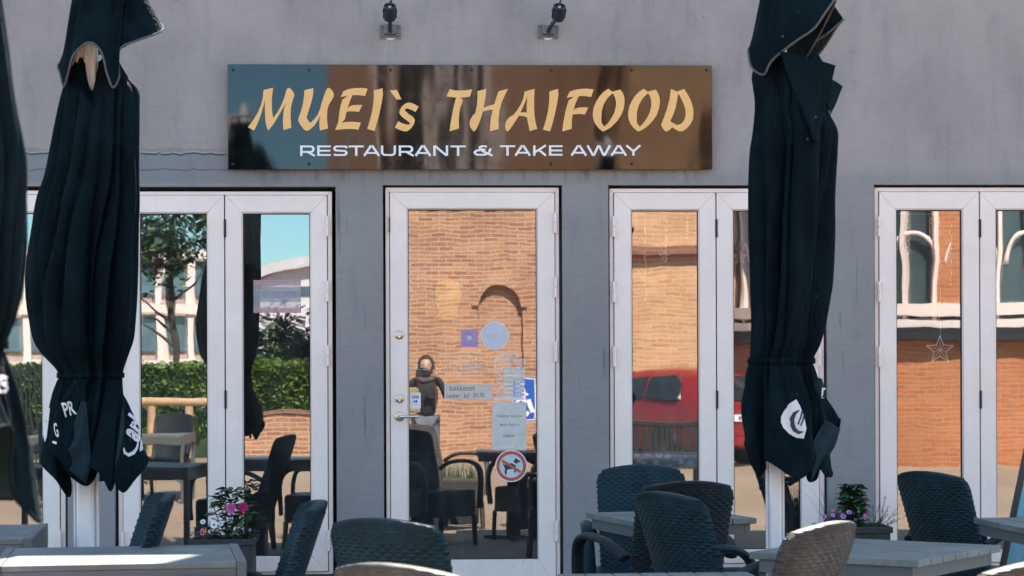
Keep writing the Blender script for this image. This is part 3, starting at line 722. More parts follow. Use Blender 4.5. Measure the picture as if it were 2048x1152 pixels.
notice('no_dogs_sign', (990, 901, 1054, 963), 'round red and white no dogs sticker at the bottom of the door glass', 'sign', [
    ('disc', 'pict', poly_fn(circ(1022.5, 932, 26), 0)),
    ('rim', 'sticker', lambda mb, P: ring(mb, P, 1022.5, 932, 29.5, 32, -.0004)),
    ('dog_pictogram', 'ink', dog),
    ('prohibition_ring', 'red', lambda mb, P: (ring(mb, P, 1022.5, 932, 23.5, 30, -.0008), ribbon(mb, [P(1004, 921), P(1041, 944)], .0078, -.0014)))])
def camera_icon(mb, P):
    mb.prism([P(*q) for q in [(827, 801.5), (830, 801.5), (830.8, 800), (833.5, 800), (834.2, 801.5), (834.8, 801.5), (834.8, 805.2), (827, 805.2)]], -.0010, -.0006)
notice('security_sticker', (820, 785, 842, 818), 'white camera surveillance sticker above the door handle', 'sticker', [
    ('sheet', 'sticker', poly_fn([(822, 785), (840, 785), (841.6, 787), (841.6, 815.5), (840, 817.6), (822, 817.6), (820.2, 815.5), (820.2, 787)], -.0003)),
    ('lettering', 'ink', lambda mb, P: (txt([('G', 824, 791.6, 828.6, 797), ('S', 834, 791.6, 838.2, 797)], -.0010, .03)(mb, P), camera_icon(mb, P), txt([('OVERV\u00c5GET', 824, 808, 838, 809.4)], -.0010)(mb, P))),
    ('red_figure', 'redink', txt([('4', 828.4, 790.2, 833.8, 797.6)], -.0012, .02)),
    ('lens', 'sticker', poly_fn(circ(831, 803.3, 1.2, 14), -.0014))])
# ================================================================== PARASOLS
FWD = Vector((math.sin(YAW), math.cos(YAW), 0))
def sheet(name, rows, mats, parent, closed=True, thick=.0022, rim=None):
    mb = MB(); mb.grid(np.array(rows), closed, 0, True)
    me = bpy.data.meshes.new(name); me.from_pydata(mb.v, [], mb.f)
    for m in mats: me.materials.append(M[m])
    me.polygons.foreach_set('use_smooth', [True] * len(me.polygons)); me.update()
    o = bpy.data.objects.new(name, me); COL.objects.link(o); o.parent = parent
    s = o.modifiers.new('thickness', 'SOLIDIFY'); s.thickness = thick; s.offset = -1
    s.material_offset = 1; s.material_offset_rim = 2 if len(mats) > 2 else 0
    return o
def interp_rows(tab, y):
    ys = [t[0] for t in tab]
    return [float(np.interp(y, ys, [t[k] for t in tab])) for k in range(1, len(tab[0]))]
def smooth_tab(tab, n):
    P = catmull(tab, n, False); return [tuple(p) for p in P]

NT = 300
def grooves(seed, n, lo=.10, hi=.34):
    r = np.random.default_rng(seed); out = []
    for k in range(n):
        out.append((k / n + r.uniform(-.35, .35) / n, r.uniform(.006, .02), r.uniform(lo, hi), r.uniform(-.03, .03), r.uniform(0, 6.28), r.uniform(.15, 1.)))
    return out
def fold(t, v, gs):
    f = np.zeros_like(t)
    for t0, w, a, dr, ph, reach in gs:
        c = t0 + dr * math.sin(v * 2.6 + ph)
        d = (t - c + .5) % 1 - .5
        amp = a * (.35 + .65 * math.exp(-((v - reach) / .45) ** 2))
        ww = w * (1.5 - .7 * v)
        f += amp * (1 / (1 + (np.abs(d) / ww) ** 1.6)) - amp * .30 * np.exp(-((d - 2.6 * ww) / (2 * ww)) ** 2)
    return f

def parasol(cx, dist, label, sil, top_notch, tie, hem, flap, seed, pole_hw, texts=(), ng=15, dep=.86, turned=(), top_folds=()):
    base = at_d(cx, 745, dist); base.z = 0
    root = empty('closed_parasol', base, 0, label, 'parasol', 'closed black parasols on the terrace')
    off = base
    def W(px, py, d=0.): return at_d(px, py, dist) + FWD * d - off
    rgt = Vector((math.cos(YAW), -math.sin(YAW), 0))
    t = np.arange(NT) / NT; th = math.pi - 2 * math.pi * t
    gs = grooves(seed, ng, .22, .62)
    # --- canopy
    y0, y1 = sil[0][0], tie[1]
    tab = smooth_tab(sil, 90)
    rows = []; NV = 150
    for j in range(NV + 1):
        v = j / NV; y = y0 + (y1 - y0) * v
        pl, pr = interp_rows(tab, y)
        a, b_ = W(pl, y), W(pr, y); c = (a + b_) / 2; hw = (b_ - a).length / 2
        f = fold(t, v, gs)
        near = math.exp(-(1 - v) / .07)                                  # gathers at the tie
        f = f + near * .10 * (.5 + .5 * np.cos(2 * math.pi * t * 23 + 2.5 * np.sin(2 * math.pi * t * 3 + seed)))
        f = f + .10 * math.sin(math.pi * v) * (np.sin(2 * math.pi * (3 * t + .35 * math.sin(3.1 * v + seed))) + .7 * np.sin(2 * math.pi * (7 * t - .5 * v + .2 * math.sin(6 * v)) + seed))
        side = np.abs(np.cos(th)) ** 6
        f = f * (1 - .75 * side)
        r = 1 - np.clip(f, -.14, .56)
        dz = np.zeros(NT)
        if top_notch and v < .25:
            tn, wn, hn = top_notch; dz = -hn * np.exp(-((t - tn) / wn) ** 2) * (1 - v / .25) ** 1.2
        rip = .008 * np.sin(9 * v + 7 * t * 6.28 + seed) * math.sin(math.pi * v)
        rows.append([tuple(c + rgt * (hw * (r[i] + rip[i]) * math.cos(th[i])) - FWD * (hw * dep * (r[i] + rip[i]) * math.sin(th[i])) + Vector((0, 0, dz[i]))) for i in range(NT)])
    can = sheet('canopy', rows, ['cloth', 'cloth_in', 'cloth'], root)
    # --- skirt below the strap
    tl, ty, tr = tie
    a, b_ = W(tl, ty), W(tr, ty); c = (a + b_) / 2; hw = (b_ - a).length / 2
    H = catmull([tuple(W(*h)) for h in hem], NT)
    last = np.array(rows[-1]); rr = np.random.default_rng(seed + 5)
    ph = rr.uniform(0, 6.28, 4); srow = []
    # polar angle of the hem points sets which tie point each runs to
    NS = 70
    for j in range(NS + 1):
        s = j / NS; e = s ** .8
        P = last * (1 - e)[None] if False else last * (1 - e) + H * e
        P[:, 2] = last[:, 2] * (1 - s) + H[:, 2] * s
        cen = np.array(tuple(c)); d = P - cen; d[:, 2] = 0
        n_ = d / np.maximum(1e-6, np.linalg.norm(d, axis=1))[:, None]
        k = math.sin(math.pi * min(1, s * 1.0)) 
        wob = k * (.014 + .010 * np.sin(2 * math.pi * t * 9 + ph[0] + 3 * s) + .007 * np.sin(2 * math.pi * t * 17 + ph[1] - 4 * s)) + .012 * math.exp(-s / .10) * np.cos(2 * math.pi * t * 23 + ph[2]) * s * 8 * math.exp(-s / .10)
        srow.append(P + n_ * wob[:, None] * min(1., dist / 8.))
    sk = sheet('skirt', srow, ['cloth', 'cloth_in', 'cloth_edge'], root)
    mb = MB(); mb.tube([tuple(p) for p in H] + [tuple(H[0])], .0042, 6); mb.build('hem', 'cloth', root, smooth=True)
    # --- strap
    ring = []
    for i in range(0, NT + 1, 2):
        p = Vector(rows[-2][i % NT]); d = p - c; d.z = 0
        ring.append(p + d.normalized() * .005)
    st = MB(); R_ = np.array([[tuple(p + Vector((0, 0, dz))) for p in ring] for dz in (-.010, -.011, .011, .010)])
    sheet('strap', [[tuple(p + Vector((0, 0, dz))) for p in ring[:-1]] for dz in (-.011, 0, .011)], ['cloth', 'cloth'], root, thick=.003)
    # --- wind flap at the top
    flo = None
    if flap:
        (fx, fy, fhw), hemf = flap
        Hf = catmull([tuple(W(*h)) for h in hemf], NT); cf = W(fx, fy); hwf = fhw * dist / FPX
        rows2 = []
        for j in range(61):
            s = j / 60; e = s ** 1.25
            topr = np.array([tuple(cf + rgt * hwf * math.cos(a) - FWD * hwf * math.sin(a)) for a in th])
            P = topr * (1 - e) + Hf * e; P[:, 2] = topr[:, 2] * (1 - s) + Hf[:, 2] * s
            d = P - np.array(tuple(cf)); d[:, 2] = 0; n_ = d / np.maximum(1e-6, np.linalg.norm(d, axis=1))[:, None]
            wob = math.sin(math.pi * s) * (.010 * np.sin(2 * math.pi * t * 8 + ph[3]) + .006 * np.sin(2 * math.pi * t * 15 + s * 5)) - .05 * (1 - s) * s * np.cos(2 * math.pi * t * 4 + ph[1]) ** 2
            rows2.append(P + n_ * wob[:, None])
        flo = sheet('wind_flap', rows2, ['cloth', 'cloth_in', 'cloth_edge'], root)
        mb = MB(); mb.tube([tuple(p) for p in Hf] + [tuple(Hf[0])], .0046, 6); mb.build('flap_hem', 'cloth_edge', root, smooth=True)
        mb = MB(); mb.lathe([(0, .10), (.02, .095), (.035, .06), (.05, .02), (hwf + .004, -.02), (hwf + .004, -.05)], 24, 0, Matrix.Translation(cf)); mb.build('finial', 'pole', root, smooth=True)
    # --- folded-over panels
    def patch(nm, left, right, d0, d1, mats, bulge=.03):
        n = 26; Lc = catmull([tuple(W(x, y, d0)) for x, y in left], n, False); Rc = catmull([tuple(W(x, y, d1)) for x, y in right], n, False)
        rows3 = []
        for k in range(n):
            row = []
            for q in range(19):
                u = q / 18; p = Lc[k] * (1 - u) + Rc[k] * u
                row.append(tuple(Vector(p) - FWD * (bulge * math.sin(math.pi * u) + .006 * math.sin(u * 9 + k * .3))))
            rows3.append(row)
        return sheet(nm, rows3, mats, root, closed=False)
    extra = []
    for nm, l, r_, d0, d1, mats, bl in list(turned) + list(top_folds): extra.append(patch(nm, l, r_, d0, d1, mats, bl))
    # --- pole, ribs, foot
    topz = W(cx, -150).z if flap else W(cx, 0).z + .35
    mb = MB(); hwp = pole_hw
    prof = [(-hwp, -.7 * hwp), (-.7 * hwp, -hwp), (.7 * hwp, -hwp), (hwp, -.7 * hwp), (hwp, .7 * hwp), (.7 * hwp, hwp), (-.7 * hwp, hwp), (-hwp, .7 * hwp)]
    vs = [(*(rgt * a + FWD * b2).xy, z) for z in (.06, topz) for a, b2 in prof]
    mb.add(vs, [(i, (i + 1) % 8, 8 + (i + 1) % 8, 8 + i) for i in range(8)] + [tuple(range(8)), tuple(range(8, 16))])
    for sx in (-1, 1):
        m4 = Matrix.Rotation(-YAW, 4, 'Z'); mb.box(sx * hwp * 1.33 - .004, sx * hwp * 1.33 + .004, -hwp * .35, hwp * .35, .07, W(cx, hem[0][1]).z + .06, 0, m4)
        mb.box(min(sx * hwp * .98, sx * hwp * 1.33), max(sx * hwp * .98, sx * hwp * 1.33), -hwp * .12, hwp * .12, .08, W(cx, hem[0][1]).z + .05, 0, m4)
    mb.build('pole', 'pole', root, bevel=.002)
    for k in range(8):
        a = 2 * math.pi * k / 8 + .3; d = rgt * math.cos(a) + FWD * math.sin(a)
        z1 = W(cx, sil[0][0] - 20).z; z2 = max(z1 - 1.2, W(cx, ty).z + .2)
        MB().tube([tuple(d * .046 + Vector((0, 0, z1 + .06))), tuple(d * .052 + Vector((0, 0, z2)))], .009, 6).build('rib', 'pole', root)
    mb = MB(); mb.box(-.36, .36, -.36, .36, 0, .09); mb.build('base', 'taupe', root, bevel=.02)
    for k in range(4):
        a = math.pi / 4 + k * math.pi / 2; d = Vector((math.cos(a), math.sin(a), 0))
        MB().tube([tuple(d * .02 + Vector((0, 0, .50))), tuple(d * .07 + Vector((0, 0, .44))), tuple(d * .26 + Vector((0, 0, .09)))], .014, 8).build('brace', 'pole', root, smooth=True)
    # --- prints on the cloth
    if texts:
        vs, fs = [], []
        for o in [can, sk] + ([flo] if flo else []) + extra:
            k = len(vs); vs += [v.co for v in o.data.vertices]; fs += [tuple(i + k for i in p.vertices) for p in o.data.polygons]
        tree = BVHTree.FromPolygons(vs, fs)
        for nm, mat, polys in texts:
            bm = bmesh.new()
            for vv, ff in polys:
                bv = [bm.verts.new((x, y, 0)) for x, y in vv]
                for f in ff:
                    try: bm.faces.new([bv[i] for i in f])
                    except ValueError: pass
            bmesh.ops.triangulate(bm, faces=bm.faces)
            for _ in range(5):
                es = [e for e in bm.edges if e.calc_length() > 4.]
                if not es: break
                bmesh.ops.subdivide_edges(bm, edges=es, cuts=1); bmesh.ops.triangulate(bm, faces=bm.faces)
            bm.verts.ensure_lookup_table(); pos = {}
            for v in bm.verts:
                d = ray(v.co.x, v.co.y).normalized(); hit = tree.ray_cast(CAM - off, d)
                if hit[0] is not None:
                    n = hit[1] if hit[1].dot(d) < 0 else -hit[1]
                    pos[v] = (hit[0] + n * (.003 if mat != 'black' else .0045) - d * .002, hit[3])
            mb = MB(); idx = {}
            for v, (p, _) in pos.items(): idx[v] = len(mb.v); mb.v.append(tuple(p))
            for f in bm.faces:
                if all(v in pos for v in f.verts):
                    ds = [pos[v][1] for v in f.verts]
                    if max(ds) - min(ds) < .035: mb.f.append(tuple(idx[v] for v in f.verts)); mb.mi.append(0)
            bm.free()
            if mb.f: mb.build(nm, mat, root, smooth=True)
    return root

def tpx(body, l, t, r, b, rot=0., shear=0., bold=.02):
    """text as polygons in photo pixels, box l..r, t..b, turned by rot degrees about its centre"""
    v, f = text_geo(body, bold, shear); lo, hi = v.min(0), v.max(0); k = (v - lo) / (hi - lo)
    x = l + k[:, 0] * (r - l); y = b - k[:, 1] * (b - t); cx, cy = (l + r) / 2, (t + b) / 2; c, s = math.cos(R(rot)), math.sin(R(rot))
    return [(cx + (a - cx) * c - (q - cy) * s, cy + (a - cx) * s + (q - cy) * c) for a, q in zip(x, y)], f
def ppx(pts): return pts, [tuple(range(len(pts)))]
def strip_px(pts, w):
    n = len(pts); L, Rr = [], []
    for i, p in enumerate(pts):
        a, b_ = pts[max(i - 1, 0)], pts[min(i + 1, n - 1)]; dx, dy = b_[0] - a[0], b_[1] - a[1]; l = math.hypot(dx, dy)
        ww = w[i] if hasattr(w, '__len__') else w
        L.append((p[0] - dy / l * ww, p[1] + dx / l * ww)); Rr.append((p[0] + dy / l * ww, p[1] - dx / l * ww))
    return L + Rr, [(i, i + 1, n + i + 1, n + i) for i in range(n - 1)]

z4 = lambda q: (60 + q[0] / 4.432, 740 + q[1] / 4.432)           # enlargement of the left skirt
z5 = lambda q: (1440 + q[0] / 2.304, 480 + q[1] / 2.304)         # enlargement of the right parasol
UL = parasol(172, 8.7, 'closed black parasol on a thick white pole, left of the first window', 
    [(118, 150, 236), (150, 136, 255), (180, 126, 279), (215, 118, 282), (250, 112, 283), (300, 104, 284), (350, 95, 285), (400, 78, 286), (450, 68, 283), (500, 59, 281), (550, 54, 280), (600, 55, 278), (650, 62, 274), (680, 68, 270), (705, 82, 261), (725, 100, 254), (740, 113, 249), (755, 118, 246)],
    (.235, .05, .14), (118, 755, 246),
    [(88, 895, .02), (95, 925, -.10), (128, 955, -.15), (148, 990, -.10), (146, 955, -.06), (125, 910, -.12), (114, 890, -.18), (140, 912, -.21), (160, 945, -.20), (190, 966, -.17), (205, 940, -.12), (197, 927, -.19), (222, 943, -.21), (238, 976, -.18), (241, 945, -.11), (244, 955, -.17), (258, 980, -.13), (275, 956, -.06), (291, 930, .02),
     (285, 915, .10), (262, 945, .16), (232, 962, .19), (205, 960, .2), (180, 966, .21), (155, 950, .2), (130, 950, .17), (110, 925, .13), (95, 905, .08)],
    ((214, -140, 42), [(118, 128, 0), (126, 152, -.05), (138, 179, -.10), (150, 158, -.14), (166, 122, -.18), (198, 100, -.20), (220, 118, -.19), (230, 160, -.17), (239, 184, -.14), (247, 160, -.10), (244, 125, -.08), (252, 102, -.10), (287, 84, -.07), (323, 62, 0), (308, 40, .10), (262, 62, .17), (215, 85, .2), (175, 95, .19), (142, 108, .12)]),
    3, .036,
    [('lettering', 'cloth_white', [tpx('PR', 126, 803, 150, 832, -16), tpx('D', 97, 768, 108, 780, -40), tpx('B', 88, 782, 96, 797, -30),
        ppx([z4(q) for q in [(125, 350), (160, 310), (182, 345), (160, 375), (148, 420), (152, 600), (135, 640), (120, 560)]]),
        tpx('G', 109, 846, 116, 875, -10), ppx([(106, 882), (114, 884), (113, 889), (105, 886)])]),
     ('script_lettering', 'cloth_white', [tpx('arl', 246, 832, 288, 880, -58, .2, .035),
        strip_px([z4(q) for q in [(825, 690), (835, 735), (870, 755), (915, 735), (945, 690), (955, 640), (950, 622)]], [1.0, 2.6, 3.6, 3.4, 2.4, 1.2, .4]),
        ppx([z4(q) for q in [(975, 640), (985, 580), (1000, 640), (1006, 700), (968, 725)]])])],
    turned=[('turned_hem', [(180, 800), (156, 868), (128, 884), (114, 892)], [(191, 803), (197, 880), (200, 925), (190, 964)], -.175, -.185, ['cloth_in', 'cloth_in', 'cloth_edge'], .02),
            ('cuff_fold', [(166, 762), (170, 785), (178, 800)], [(180, 768), (187, 790), (190, 820)], -.165, -.16, ['cloth', 'cloth_in', 'cloth_edge'], .03)])
UR = parasol(1549, 8.1, 'closed black parasol with a white emblem, right of the sign',
    [(112, 1512, 1640), (150, 1502, 1662), (172, 1504, 1672), (200, 1508, 1668), (225, 1508, 1662), (262, 1505, 1680), (300, 1500, 1681), (340, 1498, 1679), (400, 1496, 1675), (470, 1495, 1673), (560, 1498, 1667), (600, 1499, 1661), (650, 1501, 1652), (690, 1500, 1641), (712, 1499, 1630), (726, 1498, 1627)],
    (.30, .06, .06), (1498, 726, 1627),
    [(1490, 885, .01), (1499, 925, -.06), (1514, 948, -.07), (1526, 938, -.06), (1524, 918, -.12), (1540, 926, -.17), (1580, 951, -.19), (1604, 938, -.19), (1618, 915, -.17), (1617, 895, -.12), (1606, 925, -.09), (1611, 958, -.08), (1627, 956, -.07), (1633, 935, -.09), (1648, 950, -.07), (1662, 948, -.03), (1657, 915, .0), (1676, 872, .03), (1684, 840, .05),
     (1682, 850, .10), (1660, 885, .15), (1630, 915, .18), (1600, 930, .19), (1570, 938, .19), (1545, 935, .17), (1520, 925, .14), (1500, 905, .08)],
    ((1588, -130, 48), [(1497, 98, 0), (1500, 138, -.05), (1521, 157, -.11), (1535, 132, -.14), (1575, 100, -.18), (1612, 75, -.20), (1634, 45, -.20), (1655, 16, -.18), (1660, 14, -.14), (1654, 32, -.10), (1632, 80, -.03), (1610, 118, 0), (1625, 88, .03), (1660, 62, .02), (1689, 37, .02), (1682, 45, .09), (1645, 100, .12), (1600, 118, .14), (1550, 118, .15), (1512, 98, .10)]),
    17, .024,
    [('emblem', 'cloth_white', [ppx([z5(q) for q in [(350, 735), (320, 755), (292, 790), (280, 815), (280, 840), (290, 865), (318, 895), (355, 912), (388, 915), (398, 870), (388, 820), (368, 765)]])]),
     ('emblem_print', 'black', [strip_px([z5(q) for q in [(366, 785), (345, 800), (333, 825), (333, 850), (345, 875), (366, 888), (384, 884)]], [1., 3.6, 5., 5.4, 4.6, 3.4, 1.2]), strip_px([z5(q) for q in [(362, 850), (372, 820), (378, 790)]], 1.6), strip_px([z5(q) for q in [(374, 856), (383, 830), (386, 805)]], 1.5)]),
     ('lettering', 'cloth_white', [tpx('D', 1642, 776, 1656, 797, 4, 0, .03), strip_px([z5(q) for q in [(476, 622), (484, 640), (496, 655)]], [1., 2.4, 1.])])],
    ng=12, dep=.80,
    turned=[('turned_hem', [(1640, 838), (1618, 880), (1612, 925), (1612, 955)], [(1677, 858), (1668, 890), (1650, 915), (1632, 938)], -.15, -.04, ['cloth_in', 'cloth_in', 'cloth_edge'], .02),
            ('cuff_fold', [(1621, 755), (1618, 775), (1625, 792)], [(1634, 757), (1640, 775), (1640, 795)], -.15, -.13, ['cloth_in', 'cloth', 'cloth_edge'], .03)],
    top_folds=[('folded_pleat', [(1548, 116), (1562, 160), (1588, 220), (1613, 290)], [(1660, 142), (1650, 185), (1637, 235), (1622, 296)], -.175, -.14, ['cloth', 'cloth_in', 'cloth'], .02),
               ('rear_pleat', [(1640, 148), (1645, 180), (1652, 215)], [(1687, 172), (1676, 200), (1663, 228)], -.05, .02, ['cloth', 'cloth_in', 'cloth'], .01)])
UE = parasol(-62, 4.1, 'closed black parasol cut off by the left edge of the photo',
    [(-60, -120, 0), (0, -130, 8), (100, -150, 25), (200, -165, 40), (300, -187, 61), (360, -190, 64), (450, -186, 58), (550, -174, 48), (620, -160, 35), (670, -142, 18), (692, -130, 5)],
    None, (-130, 692, 5),
    [(-212, 950, 0), (-180, 985, -.10), (-150, 1000, -.15), (-110, 960, -.2), (-70, 900, -.22), (-20, 872, -.22), (15, 864, -.2), (40, 849, -.13), (48, 862, -.10), (40, 930, -.08), (42, 985, -.06), (60, 1018, -.03), (80, 1043, 0), (66, 1012, .05), (48, 1000, .12), (10, 1010, .2), (-40, 1012, .23), (-90, 1010, .22), (-150, 990, .16), (-195, 960, .08)],
    ((-60, -330, 40), [(-150, -80, 0), (-110, -60, -.15), (-60, -110, -.2), (-20, -60, -.15), (20, -90, 0), (-20, -110, .12), (-60, -120, .2), (-110, -110, .15)]),
    29, .030, [('lettering', 'cloth_white', [tpx('B', -4, 752, 16, 788, 8, 0, .02)])], ng=13)

# ================================================================== WICKER CHAIRS
def weave(s, z, col=.044, row=.0128):
    """relief of a plain weave: strands pass over and under the stakes in alternate rows; s along, z across (metres)"""
    k = np.floor(z / row); fz = z / row - k
    strand = np.clip(1 - np.abs(2 * fz - 1) ** 3.2, 0, 1) ** .6
    over = .5 + .5 * np.cos(2 * math.pi * s / col + math.pi * (k % 2))
    return strand * (.25 + .75 * over ** .8)
def loop_rr(hw, th, n, p1=.30, p2=.7):
    """n points, even in length, round a flat rounded section; returns x, y, outward normal, arc length"""
    a = np.linspace(0, 2 * math.pi, 2000, endpoint=False)
    f = lambda q, p: np.sign(q) * np.abs(q) ** p
    x, y = hw * f(np.cos(a), p1), th * f(np.sin(a), p2)
    L = np.concatenate([[0], np.cumsum(np.hypot(np.diff(np.append(x, x[0])), np.diff(np.append(y, y[0]))))])
    t = np.linspace(0, L[-1], n, endpoint=False)
    X = np.interp(t, L, np.append(x, x[0])); Y = np.interp(t, L, np.append(y, y[0]))
    dx, dy = np.roll(X, -1) - np.roll(X, 1), np.roll(Y, -1) - np.roll(Y, 1); l = np.hypot(dx, dy) + 1e-9
    return X, Y, dy / l, -dx / l, t
def chair_back():
    n = 264; rows = []; z0, H, tilt = .26, .63, .30
    X, Y, NX, NY_, S = loop_rr(1., .085, n)
    vs = np.linspace(0, 1, 235)
    caps = 9
    for j in range(len(vs) + caps):
        v = vs[min(j, len(vs) - 1)]; k = max(0, j - len(vs) + 1) / caps
        hw = .200 + .020 * v - .010 * max(0, (v - .93) / .07) ** 2
        th = .026 * (math.sqrt(max(0, 1 - k * k)) * .98 + .02) / .085
        x = X * hw; y = Y * th
        crown = .030 * (1 - (np.abs(X)) ** 2)
        z = z0 + v * (H + crown) + .018 * math.sin(k * math.pi / 2) - .02 * (np.abs(X) > .93) * k
        s = S * .235
        w = weave(s, z - z0) * .0056 * (1 - k * .5)
        if v > .972: w = (.5 + .5 * np.cos(2 * math.pi * s / .011)) * .0028 * (1 - k * .5)   # wrapped top rail
        yy = y + NY_ * w - tilt * (z - z0) - .035 * (z - z0) ** 2 + .045 * X ** 2 - .225
        xx = x + NX * w
        rows.append(np.stack([xx, yy, z], 1))
    mb = MB(); mb.grid(np.array(rows), True)
    o = len(rows) - 1; mb.f.append(tuple(o * n + i for i in range(n))); mb.mi.append(0); mb.f.append(tuple(range(n))[::-1]); mb.mi.append(0)
    return mb
def chair_seat():
    n = 336; rows = []
    X, Y, NX, NY_, S = loop_rr(.255, .25, n, .25, .25)
    for z in np.linspace(.24, .43, 84):
        w = weave(S, z) * .0042; rows.append(np.stack([X + NX * w, Y + NY_ * w, np.full(n, z)], 1))
    for k in range(1, 9):
        a = k / 8 * math.pi / 2; sh = .02 * (1 - math.cos(a)); q = 1 - sh / .25
        rows.append(np.stack([X * q, Y * q, np.full(n, .43 + .02 * math.sin(a))], 1))
    for q in (.85, .6, .3, .02): rows.append(np.stack([X * q * .92, Y * q * .92, np.full(n, .45 - .012 * (1 - q))], 1))
    mb = MB(); mb.grid(np.array(rows), True); return mb
def make_chair():
    root = empty('wicker_chair')
    chair_back().build('backrest', 'wicker', root, smooth=True)
    chair_seat().build('seat', 'wicker', root, smooth=True)
    for s in (-1, 1):
        pts = catmull([(s * .245, -.285, .60), (s * .275, -.18, .655), (s * .285, 0, .672), (s * .285, .14, .665), (s * .283, .225, .625), (s * .277, .262, .54), (s * .27, .268, .42), (s * .265, .262, .30)], 60, False)
        n = 20; rows = []; P = [Vector(p) for p in pts]; sl = 0; prev = None
        for k, p in enumerate(P):
            t = (P[min(k + 1, 59)] - P[max(k - 1, 0)]).normalized(); a = Vector((1, 0, 0)); a = (a - t * a.dot(t)).normalized(); b2 = t.cross(a)
            rows.append([tuple(p + a * math.cos(2 * math.pi * i / n) * .029 + b2 * math.sin(2 * math.pi * i / n) * .017) for i in range(n)])
        mb = MB(); mb.grid(np.array(rows), True); mb.f += [tuple(range(n)), tuple(59 * n + i for i in range(n))]; mb.mi += [0, 0]
        mb.build('armrest', 'wicker', root, smooth=True, auto=True)
    for s in (-1, 1):
        MB().tube([(s * .232, .225, .245), (s * .238, .235, 0)], [.024, .019], 14).build('leg', 'wicker', root, smooth=True, auto=True)
        MB().tube([(s * .222, -.215, .245), (s * .226, -.245, 0)], [.024, .019], 14).build('leg', 'wicker', root, smooth=True, auto=True)
    return root
CH0 = make_chair(); used = [False]
def recol(o, mat):
    for c in o.children:
        for sl in c.material_slots: sl.link = 'OBJECT'; sl.material = M[mat]
def chair(px, py, rz, label, mat='wicker', ztop=.925):
    p = at_z(px, py, ztop); a = R(rz)
    o = CH0 if not used[0] else copy_tree(CH0); used[0] = True
    back = Vector((0, -.43, 0)); back.rotate(Matrix.Rotation(a, 3, 'Z'))
    o.location = (p.x - back.x, p.y - back.y, 0); o.rotation_euler = (0, 0, a)
    o['label'] = label; o['category'] = 'chair'; o['group'] = 'wicker chairs on the terrace'
    if mat != 'wicker': recol(o, mat)
    return o
chair(757, 1043, -33, 'anthracite wicker chair seen from behind in front of the entrance door')
chair(778, 1136, -40, 'nearest wicker chair below the door, only its sunlit top rail in view', 'wicker_brown')
chair(634, 1007, 97, 'anthracite wicker chair seen side-on between the long table and the door')
chair(330, 991, 103, 'anthracite wicker chair side-on behind the long left table')
chair(1281, 934, 177, 'blue-black wicker chair facing out from behind the small planked table')
chair(1380, 967, 14, 'darkest wicker chair, its back hiding the right of the small planked table', 'wicker_dark')
chair(1322, 989, -60, 'anthracite wicker chair tilted in front of the darkest chair, armrests to the right')
chair(1664, 1050, 52, 'taupe brown wicker chair with a sunlit rim in front of the corner table', 'wicker_brown')
chair(1850, 947, -58, 'anthracite wicker chair right of the flower planter, arms reaching right')
chair(2084, 1128, 40, 'taupe wicker chair cut off at the bottom right corner', 'wicker_brown')

# ================================================================== TABLES
def plank_table(c, rz, L, Wd, n, label, ground_leg=True, ztop=.74):
    """composite planks run along local x"""
    root = empty('planked_table', (c[0], c[1], 0), R(rz), label, 'table', 'planked terrace tables')
    pw = Wd / n
    for k in range(n):
        y0 = -Wd / 2 + k * pw
        MB().box(-L / 2, L / 2, y0 + .0022, y0 + pw - .0022, ztop - .026, ztop).build('plank', 'taupe', root, bevel=.003)
    mb = MB()
    for s in (-1, 1):
        mb.box(-L / 2 + .03, L / 2 - .03, s * (Wd / 2 - .035) - .015, s * (Wd / 2 - .035) + .015, ztop - .075, ztop - .0265)
        mb.box(s * (L / 2 - .045) - .015, s * (L / 2 - .045) + .015, -Wd / 2 + .05, Wd / 2 - .05, ztop - .075, ztop - .0265)
    mb.build('apron', 'table_metal', root, bevel=.002)
    mb = MB(); mb.box(-.055, .055, -.055, .055, .03, ztop - .0765); mb.build('pedestal', 'table_metal', root, bevel=.006)
    mb = MB(); mb.box(-.26, .26, -.035, .035, 0, .03).box(-.035, .035, -.26, .26, 0.001, .029); mb.build('foot', 'table_metal', root, bevel=.004)
    return root
def framed_table(c, rz, L, Wd, label, ztop=.74):
    """fine slatted top between flat aluminium end boards, deep apron"""
    root = empty('framed_table', (c[0], c[1], 0), R(rz), label, 'table', 'slatted tables at the left')
    n = 15; pw = (Wd - .0) / n; mb = MB()
    for k in range(n): mb.box(-L / 2 + .036, L / 2 - .036, -Wd / 2 + k * pw + .0014, -Wd / 2 + (k + 1) * pw - .0014, ztop - .020, ztop)
    mb.build('slatted_top', 'taupe', root, bevel=.0015)
    for s in (-1, 1):
        xa, xb = sorted((s * L / 2, s * (L / 2 - .035))); MB().box(xa, xb, -Wd / 2 - .002, Wd / 2 + .002, ztop - .095, ztop + .003).build('end_board', 'table_metal', root, bevel=.003)
        MB().box(-L / 2 + .037, L / 2 - .037, s * (Wd / 2 - .010) - .010, s * (Wd / 2 - .010) + .010, ztop - .090, ztop - .021).build('apron', 'table_metal', root, bevel=.002)
    for sx in (-1, 1):
        for sy in (-1, 1):
            x, y = sx * (L / 2 - .0175), sy * (Wd / 2 - .03); MB().box(x - .017, x + .017, y - .03, y + .03, 0, ztop - .0955).build('leg', 'table_metal', root, bevel=.003)
    return root
def corner_fit(px, py, z=.74): p = at_z(px, py, z); return np.array((p.x, p.y))
a_, b_, c_ = corner_fit(477, 1124), corner_fit(491, 1088), corner_fit(25, 1099)
ang = math.degrees(math.atan2((b_ - c_)[1], (b_ - c_)[0])) * .5 + .5 * (math.degrees(math.atan2((b_ - a_)[1], (b_ - a_)[0])) - 90)
ux = np.array((math.cos(R(ang)), math.sin(R(ang)))); uy = np.array((-ux[1], ux[0]))
